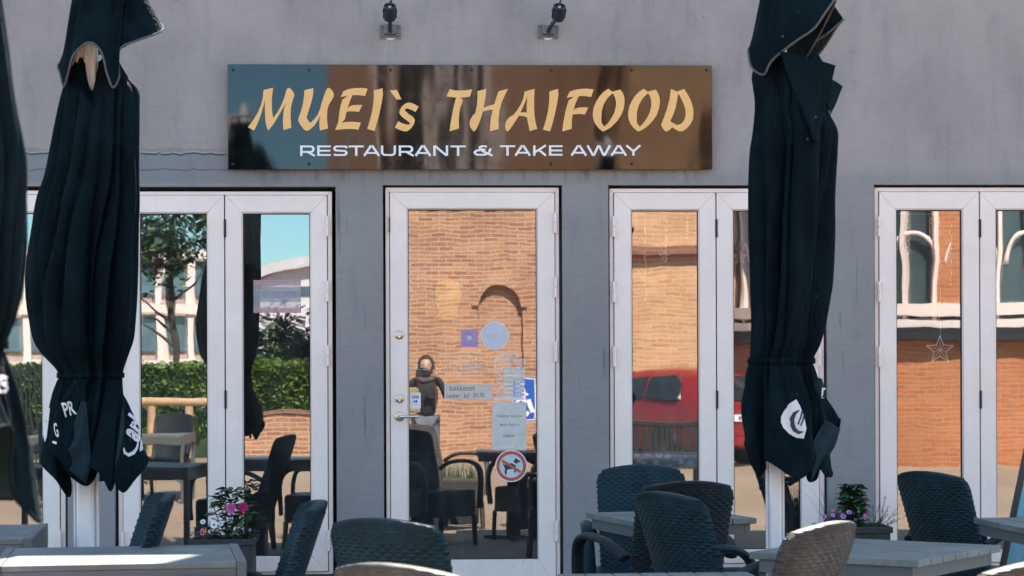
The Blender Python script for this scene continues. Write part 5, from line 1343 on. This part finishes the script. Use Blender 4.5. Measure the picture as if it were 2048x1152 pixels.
# --- greenery
def leaf_cloud(mb, pts, L, Wd, mi=(0,)):
    for p in pts:
        a, e = random.uniform(0, 6.28), random.uniform(-.7, 1.1); d = Vector((math.cos(a) * math.cos(e), math.sin(a) * math.cos(e), math.sin(e))); s = d.cross(Vector((random.uniform(-1, 1), random.uniform(-1, 1), 1))).normalized()
        l, w_ = L * random.uniform(.6, 1.3), Wd * random.uniform(.7, 1.2); p = Vector(p)
        mb.add([p, p + d * l * .5 + s * w_, p + d * l, p + d * l * .5 - s * w_], [(0, 1, 2, 3)], random.choice(mi))
def clump_points(n, centre, r, nclump, seed):
    q = random.Random(seed); cs = []
    for _ in range(nclump):
        v = Vector((q.gauss(0, 1), q.gauss(0, 1), q.gauss(0, 1))).normalized() * (q.uniform(.35, 1.) ** .5); cs.append((Vector(centre) + Vector((v.x * r[0], v.y * r[1], v.z * r[2])), q.uniform(.18, .36)))
    out = []
    for _ in range(n):
        c, cr = q.choice(cs); v = Vector((q.gauss(0, 1), q.gauss(0, 1), q.gauss(0, 1))) * .5; out.append(c + Vector((v.x * r[0], v.y * r[1], v.z * r[2])) * cr * 1.5)
    return out
def tree(p, h, r, cz, n, label, mats):
    root = empty('street_tree', (p.x, p.y, 0), 0, label, 'tree')
    mb = MB(); mb.tube([(0, 0, 0), (.04, .02, h * .3), (-.03, 0, h * .6), (.05, 0, h * .85)], [.08, .06, .045, .015], 10)
    q = random.Random(5)
    for k in range(9): a = q.uniform(0, 6.28); z = h * q.uniform(.38, .75); mb.tube([(0, 0, z), (math.cos(a) * r[0] * .4, math.sin(a) * r[1] * .4, z + .25), (math.cos(a) * r[0] * .8, math.sin(a) * r[1] * .8, z + q.uniform(.3, .8))], [.035, .022, .008], 6)
    mb.build('trunk', 'bark', root, smooth=True, auto=True)
    mb = MB(); leaf_cloud(mb, clump_points(n, (0, 0, cz), r, 42, 3), .16, .05, (0, 0, 1)); mb.build('crown', mats, root)
pt = mir(345, 745, 26.5); tree(pt, 5.0, (.95, .9, 1.45), 4.5, 2700, 'leafy street tree mirrored at the top of the pane beside the left parasol', ['leaf', 'leaf_dark'])
def hedge(px0, px1, yy, z0, z1, dep, label, n, mats, name='hedge'):
    a, b2 = mir(px0, 745, yy).x, mir(px1, 745, yy).x; root = empty(name, ((a + b2) / 2, -yy, 0), 0, label, 'hedge'); hw = (b2 - a) / 2; q = random.Random(px0)
    MB().box(-hw + .08, hw - .08, -dep + .08, -.08, 0, z1 - .08).build('core', 'leaf_dark', root)
    pts = []
    for _ in range(n):
        u = q.random()
        if u < .62: pts.append((q.uniform(-hw, hw), q.uniform(-.12, .05), q.uniform(z0, z1)))
        else: pts.append((q.uniform(-hw, hw), q.uniform(-dep, .02), z1 + q.uniform(-.10, .06)))
    mb = MB(); leaf_cloud(mb, pts, .085, .034, (0, 0, 1)); mb.build('foliage', mats, root)
hedge(-130, 440, 23., .35, mir(340, 733, 23.).z, 1.2, 'clipped bright green hedge mirrored behind the wooden rail', 9000, ['leaf_hedge', 'leaf'])
hedge(470, 668, 24., .5, mir(560, 728, 24.).z, 1.2, 'yellow-green clipped hedge under the shrub, mirrored left of the door', 4500, ['leaf_hedge', 'leaf_hedge'])
ps = mir(570, 745, 27.); root = empty('shrub', (ps.x, ps.y, 0), 0, 'tall dark green shrub mirrored in the pane left of the door', 'shrub')
mb = MB(); leaf_cloud(mb, clump_points(5200, (0, 0, 1.35), (1.0, .8, 1.05), 46, 9), .14, .05, (0, 1)); mb.build('foliage', ['leaf', 'leaf_dark'], root)
mb = MB()
for k in range(7): mb.tube([(rnd(-.1, .1), 0, 0), (rnd(-.5, .5), rnd(-.3, .3), 1.3), (rnd(-.8, .8), rnd(-.4, .4), 2.0)], [.03, .02, .006], 6)
mb.build('stem', 'bark', root)
# --- rail, fence, low wall
a, b2 = mir(205, 745, 14.5).x, mir(470, 745, 14.5).x; zr = mir(340, 806, 14.5).z; root = empty('wooden_rail', ((a + b2) / 2, -14.5, 0), 0, 'pale round wooden rail on posts mirrored below the hedge', 'fence'); hw = (b2 - a) / 2
M['pale_wood'] = plain('pale_wood', (.50, .33, .19), .7, .2, 6, .002, 20)
MB().tube([(-hw, 0, zr), (0, .01, zr + .01), (hw, 0, zr)], .05, 14).build('rail', 'pale_wood', root, smooth=True)
for k in range(4): x = -hw + .15 + k * (2 * hw - .3) / 3; MB().tube([(x, -.002, 0), (x, 0, zr - .045)], .055, 12).build('post', 'pale_wood', root, smooth=True, auto=True)
a, b2 = mir(462, 745, 19.).x, mir(664, 745, 19.).x; zr = mir(560, 822, 19.).z; root = empty('low_brick_wall', ((a + b2) / 2, -19., 0), 0, 'low red brick wall mirrored under the yellow-green hedge', 'wall'); hw = (b2 - a) / 2
MB().box(-hw, hw, -.25, 0, 0, zr - .06).build('wall', 'brick', root); MB().box(-hw - .02, hw + .02, -.28, .03, zr - .058, zr).build('coping', 'brick_dark', root, bevel=.01)
a, b2 = mir(-140, 745, 17.).x, mir(150, 745, 17.).x; zr = mir(40, 732, 17.).z; root = empty('iron_fence', ((a + b2) / 2, -17., 0), 0, 'black iron railing mirrored at the left edge in front of the hedge', 'fence'); hw = (b2 - a) / 2
for z in (.18, zr - .08): MB().box(-hw, hw, -.02, .02, z - .02, z + .02).build('rail', 'black_metal', root)
for k in range(28): x = -hw + (k + .5) * 2 * hw / 28; MB().box(x - .012, x + .012, .021, .045, .05, zr).build('bar', 'black_metal', root)
# --- disabled parking sign
po = mir(1048, 800, 17.); root = empty('parking_sign', (po.x, po.y, 0), 0, 'blue parking sign with a white wheelchair symbol, mirrored at the edge of the door glass', 'sign'); hw = (mir(1073, 745, 17.).x - mir(1024, 745, 17.).x) / 2; zt, zb_ = mir(1048, 756, 17.).z, mir(1048, 839, 17.).z
M['sign_blue'] = plain('sign_blue', (.02, .10, .48), .4, .05)
MB().box(-hw, hw, -.02, 0, zb_, zt).build('plate', 'sign_blue', root, bevel=.004); MB().tube([(0, -.035, 0), (0, -.035, zt - .03)], .014, 8).build('post', 'steel', root)
mb = MB(); rows = []
def sp(u, v): return (-hw + 2 * hw * u, zt - (zt - zb_) * v)
def cp(cu, cv, ru, rv, a0, a1, n=20): return [sp(cu + ru * math.cos(R(a0 + (a1 - a0) * k / n)), cv + rv * math.sin(R(a0 + (a1 - a0) * k / n))) for k in range(n + 1)]
ribbon(mb, cp(.45, .70, .30, .20, -75, -330), .022, .004); ribbon(mb, [sp(.47, .26), sp(.50, .56), sp(.72, .56), sp(.86, .80), sp(.95, .78)], .024, .0046); ribbon(mb, [sp(.49, .40), sp(.68, .40)], .018, .0052)
mb.prism(cp(.46, .15, .085, .055, 0, 342, 18), .0035, .004); mb.build('symbol', 'letter_white', root)
q_ = [sp(.03, .02), sp(.97, .02), sp(.97, .98), sp(.03, .98)]; mb = MB()
for k in range(4): ribbon(mb, [q_[k], q_[(k + 1) % 4]], .006, .0035 + .0003 * k)
mb.build('border', 'letter_white', root)
# --- red hatchback, seen over its rear corner
def car():
    red = plain('red_car_paint', (.25, .010, .008), .2, .05, 2); red.node_tree.nodes['Principled BSDF'].inputs['Coat Weight'].default_value = .6
    glassm = plain('car_glass', (.018, .022, .025), .06, .2, 2, spec=.8)
    fi = R(35); corner = mir(1402, 745, 18.)
    root = empty('red_hatchback', (0, 0, 0), 0, 'red hatchback parked by the brick gable, mirrored right of the door', 'car')
    # local: x along the car (rear at 0, front at -4.1), y across (visible flank at y = 0 side), z up
    st = [  # x, half width low, half width belt, z bottom, z belt, half width roof, z roof
        (0.0, .70, .74, .42, .80, .55, .82), (-.05, .80, .83, .30, .92, .60, .97), (-.16, .84, .86, .24, .97, .62, 1.22), (-.38, .86, .87, .22, .96, .62, 1.40), (-.75, .87, .88, .20, .95, .62, 1.45), (-1.5, .87, .88, .20, .93, .63, 1.47), (-2.2, .87, .88, .20, .92, .62, 1.43), (-2.7, .87, .87, .20, .92, .60, 1.24), (-3.12, .86, .86, .20, .92, .58, .97), (-3.6, .83, .83, .22, .84, .60, .87), (-3.95, .76, .76, .26, .72, .52, .76), (-4.08, .62, .64, .36, .62, .45, .64)]
    rows = []
    for x, wl, wb, zb2, zk, wr, zr2 in st:
        half = [(0, zb2), (wl * .9, zb2), (wl, zb2 + .08), (wb, (zb2 + zk) / 2 + .05), (wb * .985, zk), (wr + (wb - wr) * .42, zk + (zr2 - zk) * .55), (wr, zr2 - (zr2 - zk) * .10), (wr * .8, zr2), (0, zr2 + .015)]
        sec = [(x, y, z) for y, z in half] + [(x, -y, z) for y, z in half[-2:0:-1]]; rows.append(sec)
    mb = MB(); mb.grid(np.array(rows), True); n = len(rows[0]); mb.f += [tuple(range(n)), tuple((len(rows) - 1) * n + i for i in range(n))]; mb.mi += [0, 0]
    body = mb.build('body', red, root, smooth=True); sb = body.modifiers.new('sub', 'SUBSURF'); sb.levels = 2; sb.render_levels = 2
    for s in (-1, 1):
        for pts in ([(-.50, .985), (-1.25, .985), (-1.25, 1.33), (-.78, 1.34), (-.58, 1.22)], [(-1.31, .985), (-2.25, .985), (-2.55, 1.02), (-2.15, 1.31), (-1.31, 1.34)]):
            mb = MB(); vs = [(x, s * (.875 - .26 * (z - .95) / .5 + .012), z) for x, z in pts]; vs += [(x, s * (.875 - .26 * (z - .95) / .5 - .04), z) for x, z in pts]; k = len(pts)
            mb.add(vs, [tuple(range(k)), tuple(range(k, 2 * k))] + [(i, (i + 1) % k, k + (i + 1) % k, k + i) for i in range(k)]); mb.build('side_window', glassm, root, bevel=.008)
        MB().box(-.10, .02, s * .50 - .14 if s < 0 else s * .50 + .06, s * .50 - .06 if s < 0 else s * .50 + .14, .66, .94).build('tail_light', plain('tail_light_red', (.65, .05, .02), .15), root, bevel=.02)
        for x in (-.82, -3.3):
            mb = MB(); mb.lathe([(.12, -.10), (.30, -.10), (.325, -.07), (.325, .07), (.30, .10), (.22, .10)], 32, 0, Matrix.Translation((x, s * .80, .325)) @ Matrix.Rotation(R(90), 4, 'X')); w_ = mb.build('wheel', 'dark_gap', root, smooth=True, auto=True)
            mb = MB(); mb.lathe([(0, .075), (.05, .08), (.2, .06), (.215, .085)], 24, 0, Matrix.Translation((x, s * .80, .325)) @ Matrix.Rotation(R(90 if s < 0 else -90), 4, 'X')); mb.build('rim', 'table_metal', w_, smooth=True)
    mb = MB(); mb.box(-.06, .035, -.56, .56, .98, 1.36, 0, Matrix.Translation((-.02, 0, 0)) @ Matrix(((1, 0, -.52, .48), (0, 1, 0, 0), (0, 0, 1, 0), (0, 0, 0, 1)))); mb.build('rear_window', glassm, root, bevel=.02)
    mb = MB(); mb.box(.0, .05, -.72, .72, .30, .46); mb.build('bumper', red, root, bevel=.03)
    mb = MB(); mb.box(.0, .030, -.26, .26, .66, .77); pl = mb.build('number_plate', 'letter_white', root, bevel=.004)
    v, f = text_geo('848', .02); lo, hi = v.min(0), v.max(0); k = (v - lo) / (hi - lo)
    mb = MB(); mb.add([(.0315, -.15 + a * .3, .685 + b3 * .06) for a, b3 in k], f); mb.build('plate_number', 'black', pl)
    d = Vector((math.sin(fi), math.cos(fi), 0))        # the rear points towards the facade and to the right
    root.rotation_euler = (0, 0, math.atan2(d.y, d.x))
    side = Vector((-d.y, d.x, 0)); off = side * .88 if (side.x < 0) else -side * .88
    root.location = Vector((corner.x, corner.y, 0)) - off
    return root
car()
# --- dark slatted bench back in front of the car
a, b2 = mir(1256, 745, 10.5).x, mir(1412, 745, 10.5).x; zr = mir(1330, 842, 10.5).z; hw = (b2 - a) / 2
root = empty('slatted_bench', ((a + b2) / 2, -10.5, 0), 0, 'dark slatted bench mirrored below the red car right of the door', 'bench')
for k in range(13): x = -hw + (k + .5) * 2 * hw / 13; MB().box(x - .024, x + .024, -.012, .012, .40, zr - .05).build('slat', 'planter', root, bevel=.003)
MB().box(-hw, hw, -.02, .02, zr - .049, zr).build('top_rail', 'planter', root, bevel=.004); MB().box(-hw, hw, -.45, .02, .345, .395).build('seat', 'planter', root, bevel=.004)
for sx in (-1, 1):
    for yy_ in (-.42, 0): MB().box(sx * (hw - .04) - .025, sx * (hw - .04) + .025, yy_ - .025, yy_ + .018, 0, .344).build('leg', 'planter', root, bevel=.003)
# --- a table and two chairs behind the photographer's left, mirrored in the left casement
framed_table((-3.4, -10.9), 2, 1.7, .8, 'long table behind the photographer, mirrored in the left casement')
for k, (x, y, a, lab) in enumerate(((-3.75, -10.0, 180, 'wicker chair behind the photographer on the near side of the long mirrored table'), (-2.9, -11.75, 5, 'wicker chair on the street side of the long mirrored table'))):
    o = copy_tree(CH0); o.location = (x, y, 0); o.rotation_euler = (0, 0, R(a)); o['label'] = lab; recol(o, 'wicker_dark')

# ================================================================== THE PHOTOGRAPHER (mirrored small in the door glass)
def person():
    root = empty('person', (.04, -12.52, 0), 0, 'person in a dark jacket holding up a camera, mirrored in the door glass', 'person')
    V = {'pelvis': (0, 0, .86, .135), 'waist': (0, .01, 1.00, .125), 'chest': (0, .02, 1.18, .145), 'neckb': (0, .03, 1.32, .075), 'neck': (0, .045, 1.37, .052),
         'shl': (-.155, .02, 1.285, .062), 'ell': (-.235, .16, 1.10, .046), 'wrl': (-.105, .325, 1.325, .030), 'shr': (.155, .02, 1.285, .062), 'elr': (.235, .17, 1.10, .046), 'wrr': (.105, .335, 1.335, .030),
         'hil': (-.09, 0, .82, .09), 'knl': (-.10, .02, .46, .062), 'anl': (-.11, -.02, .09, .045), 'fol': (-.12, .12, .045, .04), 'hir': (.09, 0, .82, .09), 'knr': (.10, .02, .46, .062), 'anr': (.11, -.02, .09, .045), 'for': (.12, .12, .045, .04)}
    E = [('pelvis', 'waist'), ('waist', 'chest'), ('chest', 'neckb'), ('neckb', 'neck'), ('neckb', 'shl'), ('shl', 'ell'), ('ell', 'wrl'), ('neckb', 'shr'), ('shr', 'elr'), ('elr', 'wrr'), ('pelvis', 'hil'), ('hil', 'knl'), ('knl', 'anl'), ('anl', 'fol'), ('pelvis', 'hir'), ('hir', 'knr'), ('knr', 'anr'), ('anr', 'for')]
    def skin(nm, V, E, rootv, mat, sub=2):
        ks = list(V); me = bpy.data.meshes.new(nm); me.from_pydata([V[k][:3] for k in ks], [(ks.index(a), ks.index(b3)) for a, b3 in E], []); o = bpy.data.objects.new(nm, me); COL.objects.link(o)
        s = o.modifiers.new('skin', 'SKIN'); s.use_smooth_shade = True
        for k, sv in zip(ks, me.skin_vertices[0].data): sv.radius = (V[k][3], V[k][3]); sv.use_root = (k == rootv)
        o.modifiers.new('sub', 'SUBSURF').render_levels = sub
        dg = bpy.context.evaluated_depsgraph_get(); dg.update(); m2 = bpy.data.meshes.new_from_object(o.evaluated_get(dg)); o.modifiers.clear(); o.data = m2; m2.materials.clear(); m2.materials.append(M[mat] if isinstance(mat, str) else mat)
        m2.polygons.foreach_set('use_smooth', [True] * len(m2.polygons)); o.parent = root; return o
    skinm = plain('skin', (.50, .29, .20), .5, .06, 8); jacket = plain('dark_jacket', (.022, .020, .024), .8, .2, 8, .002, 60); hair = plain('brown_hair', (.045, .026, .018), .5, .3, 30, .003, 90)
    legs = ('hil', 'knl', 'anl', 'fol', 'hir', 'knr', 'anr', 'for')
    skin('body', {k: v for k, v in V.items() if k not in legs}, [e for e in E if not (set(e) & set(legs))], 'pelvis', jacket)
    low = {'pelvis': (0, 0, .88, .118), **{k: V[k] for k in legs}}
    skin('trousers', low, [e for e in E if set(e) & set(legs)], 'pelvis', plain('grey_blue_trousers', (.14, .16, .20), .85, .2, 10, .002, 50))
    MB().tube(catmull([(-.07, .085, 1.33), (0, .12, 1.30), (.07, .085, 1.33), (.06, -.03, 1.36), (-.06, -.03, 1.36)], 40), .030, 10).build('scarf', plain('grey_scarf', (.10, .08, .075), .9, .2, 20), root, smooth=True)
    # head with brow, nose, mouth and ears shaped from a sphere
    bm = bmesh.new(); bmesh.ops.create_uvsphere(bm, u_segments=40, v_segments=30, radius=1)
    for v in bm.verts:
        x, y, z = v.co; f = max(0, y)
        sx = .073 * (1 - .22 * max(0, -z)); sy = .092; X, Y, Z = x * sx, y * sy, z * .112
        g = lambda cx, cz, r: math.exp(-((X - cx) ** 2 + (Z - cz) ** 2) / (2 * r * r))
        if y > 0: Y += .022 * g(0, -.012, .010) + .010 * g(0, .010, .009) - .010 * (g(-.03, .004, .012) + g(.03, .004, .012)) + .006 * (g(-.03, .026, .014) + g(.03, .026, .014)) + .006 * g(0, -.052, .016) - .004 * g(0, -.043, .006) + .009 * g(0, -.088, .018)
        if abs(y + .02) < .22 and abs(z + .02) < .26: X += math.copysign(.012, x) * max(0, 1 - ((y + .02) / .22) ** 2 - ((z + .02) / .26) ** 2)
        v.co = (X, Y + .045, Z + 1.475)
    me = bpy.data.meshes.new('head'); bm.to_mesh(me); bm.free(); me.materials.append(skinm); me.polygons.foreach_set('use_smooth', [True] * len(me.polygons)); hd = bpy.data.objects.new('head', me); COL.objects.link(hd); hd.parent = root
    mb = MB(); rows = []
    for j in range(26):
        ph = math.pi * j / 40; row = []
        for i in range(48):
            a = 2 * math.pi * i / 48; fr = max(0, math.sin(a)); r_ = 1.10 + .03 * math.sin(9 * a); z = math.cos(ph); q = math.sin(ph)
            drop = 0 if j < 16 else (j - 16) * .018 * (1 - fr) ** .5; back = 1 - (.26 * fr if j > 11 else 0)
            row.append((math.cos(a) * q * .078 * r_, math.sin(a) * q * .097 * r_ * back + .038, 1.482 + z * .118 * 1.04 - drop))
        rows.append(row)
    mb.grid(np.array(rows), True); mb.build('hair', hair, root, smooth=True)
    for s in (-1, 1):
        w = Vector((s * .105, .325 if s < 0 else .335, 1.325 if s < 0 else 1.335)); V2 = {'w': (*w, .024), 'p': (w.x - s * .012, w.y + .03, w.z + .035, .027), 'k': (w.x - s * .020, w.y + .055, w.z + .065, .025)}; E2 = [('w', 'p'), ('p', 'k')]
        for f in range(4):
            b0 = Vector((w.x - s * .012, w.y + .045 + .004 * f, w.z + .085 - .020 * f)); L = (.034, .038, .036, .028)[f]
            V2[f'a{f}'] = (*b0, .0095); V2[f'b{f}'] = (b0.x - s * .012, b0.y + L * .8, b0.z + .004, .0085); V2[f'c{f}'] = (b0.x - s * .034, b0.y + L, b0.z + .002, .0075); E2 += [('k' if f < 2 else 'p', f'a{f}'), (f'a{f}', f'b{f}'), (f'b{f}', f'c{f}')]
        t0 = Vector((w.x - s * .02, w.y + .02, w.z + .02)); V2['t0'] = (*t0, .011); V2['t1'] = (t0.x - s * .024, t0.y + .012, t0.z + .004, .009); V2['t2'] = (t0.x - s * .042, t0.y + .022, t0.z + .014, .008); E2 += [('p', 't0'), ('t0', 't1'), ('t1', 't2')]
        skin('hand', V2, E2, 'w', skinm)
    cam_o = empty('hand_camera', (.0, -12.13, 1.40), 0, 'black camera held up by the mirrored photographer', 'camera')
    mb = MB(); mb.box(-.066, .066, -.03, .02, -.045, .040); mb.box(-.022, .022, -.028, .016, .0405, .062); mb.build('camera_body', 'black_metal', cam_o, bevel=.008)
    mb = MB(); mb.lathe([(0, .02), (.036, .021), (.038, .03), (.038, .085), (.034, .088), (.030, .080), (0, .078)], 28, 0, Matrix.Rotation(R(-90), 4, 'X')); mb.build('lens', 'dark_gap', cam_o, smooth=True, auto=True)
    bag = empty('tote_bag', (-.10, -12.36, .90), R(8), 'tan canvas bag hanging from the arm of the mirrored photographer', 'bag')
    M['canvas'] = plain('tan_canvas', (.34, .23, .11), .85, .1, 10)
    mb = MB(); mb.box(-.10, .10, .13, .19, 0.03, .33); mb.build('sack', 'canvas', bag, bevel=.02)
    MB().tube(catmull([(-.09, .16, .34), (-.05, .16, .48), (.0, .15, .52), (.05, .16, .48), (.09, .16, .34)], 16, False), .008, 6).build('strap', 'canvas', bag, smooth=True)
person()

# --- low planter of grasses nearer the street than the tables, mirrored in the lower door glass
a, b2 = mir(822, 745, 7.4).x, mir(955, 745, 7.4).x; hw = (b2 - a) / 2
root = empty('grass_planter', ((a + b2) / 2, -7.4, 0), 0, 'low dark planter mirrored at the bottom of the door glass', 'planter')
mb = MB(); mb.box(-hw, hw, -.14, .14, 0, .30); mb.build('box', 'planter', root, bevel=.008); MB().box(-hw + .02, hw - .02, -.12, .12, .3005, .315).build('soil', 'soil', root)
def tuft(mb):
    for k in range(260):
        b0 = Vector((rnd(-hw, hw) * .95, rnd(-.11, .11), 0)); a_2 = rnd(0, 6.28); L = rnd(.12, .27); ln = rnd(.02, .35); rows = []
        for j in range(5):
            u = j / 4; p = b0 + Vector((math.cos(a_2) * ln * L * u * u, math.sin(a_2) * ln * L * u * u, L * u)); w_2 = .004 * (1 - u) + .0006; rows.append([(p.x - w_2, p.y, p.z), (p.x + w_2, p.y, p.z)])
        mb.grid(np.array(rows), False, random.choice((0, 0, 1)))
plant('dark_grass', Vector(((a + b2) / 2, -7.4, .312)), 'dark tufted grass in the low planter mirrored in the door glass', 'plant', None, tuft, (), ['leaf_dark', 'leaf'])

# ================================================================== LIGHT, CAMERA
EL, AZ = R(50), R(15)
w = bpy.data.worlds.new('World'); sc.world = w; w.use_nodes = True; nt = w.node_tree
sky = nt.nodes.new('ShaderNodeTexSky'); sky.sky_type = 'NISHITA'; sky.sun_disc = False; sky.sun_elevation = EL; sky.sun_rotation = AZ; sky.air_density = 1.0; sky.dust_density = .1; sky.ozone_density = 2.0
bg = nt.nodes['Background']; bg.inputs[1].default_value = .15; 
tc = nt.nodes.new('ShaderNodeTexCoord'); sx_ = nt.nodes.new('ShaderNodeSeparateXYZ'); nt.links.new(tc.outputs['Generated'], sx_.inputs[0])
# deep cyan low sky, clear and paler overhead
low = smooth(nt, sx_.outputs[2], .04, .55); tint = mixc(nt, low, (.37, .54, .60), (1.0, 1.02, .85)); nt.links.new(mixc(nt, 1., sky.outputs[0], tint, 'MULTIPLY'), bg.inputs[0])
sun = bpy.data.lights.new('sun', 'SUN'); sun.energy = 5.0; sun.angle = R(.5); sun.color = (1, .91, .78)
so = bpy.data.objects.new('sun', sun); COL.objects.link(so); sv = Vector((math.sin(AZ) * math.cos(EL), math.cos(AZ) * math.cos(EL), math.sin(EL)))
so.rotation_euler = (-sv).to_track_quat('-Z', 'Y').to_euler(); so.location = sv * 40

cam = bpy.data.cameras.new('camera'); co = bpy.data.objects.new('camera', cam); COL.objects.link(co); sc.camera = co
cam.sensor_fit = 'HORIZONTAL'; cam.sensor_width = 36; cam.lens = 36 * FPX / 2048; cam.shift_x = (1024 - PX0) / 2048; cam.shift_y = (PY0 - 576) / 2048
cam.clip_start = .02; cam.clip_end = 400
co.matrix_world = Matrix.Translation(CAM) @ Matrix.Rotation(-YAW, 4, 'Z') @ Matrix.Rotation(R(90), 4, 'X') @ Matrix.Rotation(-ROLL, 4, 'Z')
cam.dof.use_dof = True; cam.dof.focus_distance = 11.6; cam.dof.aperture_fstop = 7.1

sc.view_settings.view_transform = 'Standard'; sc.view_settings.look = 'None'; sc.view_settings.exposure = 2.08; sc.view_settings.gamma = 1
sc.cycles.use_denoising = True; sc.cycles.max_bounces = 10; sc.cycles.transparent_max_bounces = 24; sc.cycles.glossy_bounces = 5; sc.cycles.diffuse_bounces = 5
sc.cycles.caustics_reflective = False; sc.cycles.caustics_refractive = False; sc.cycles.sample_clamp_indirect = 6
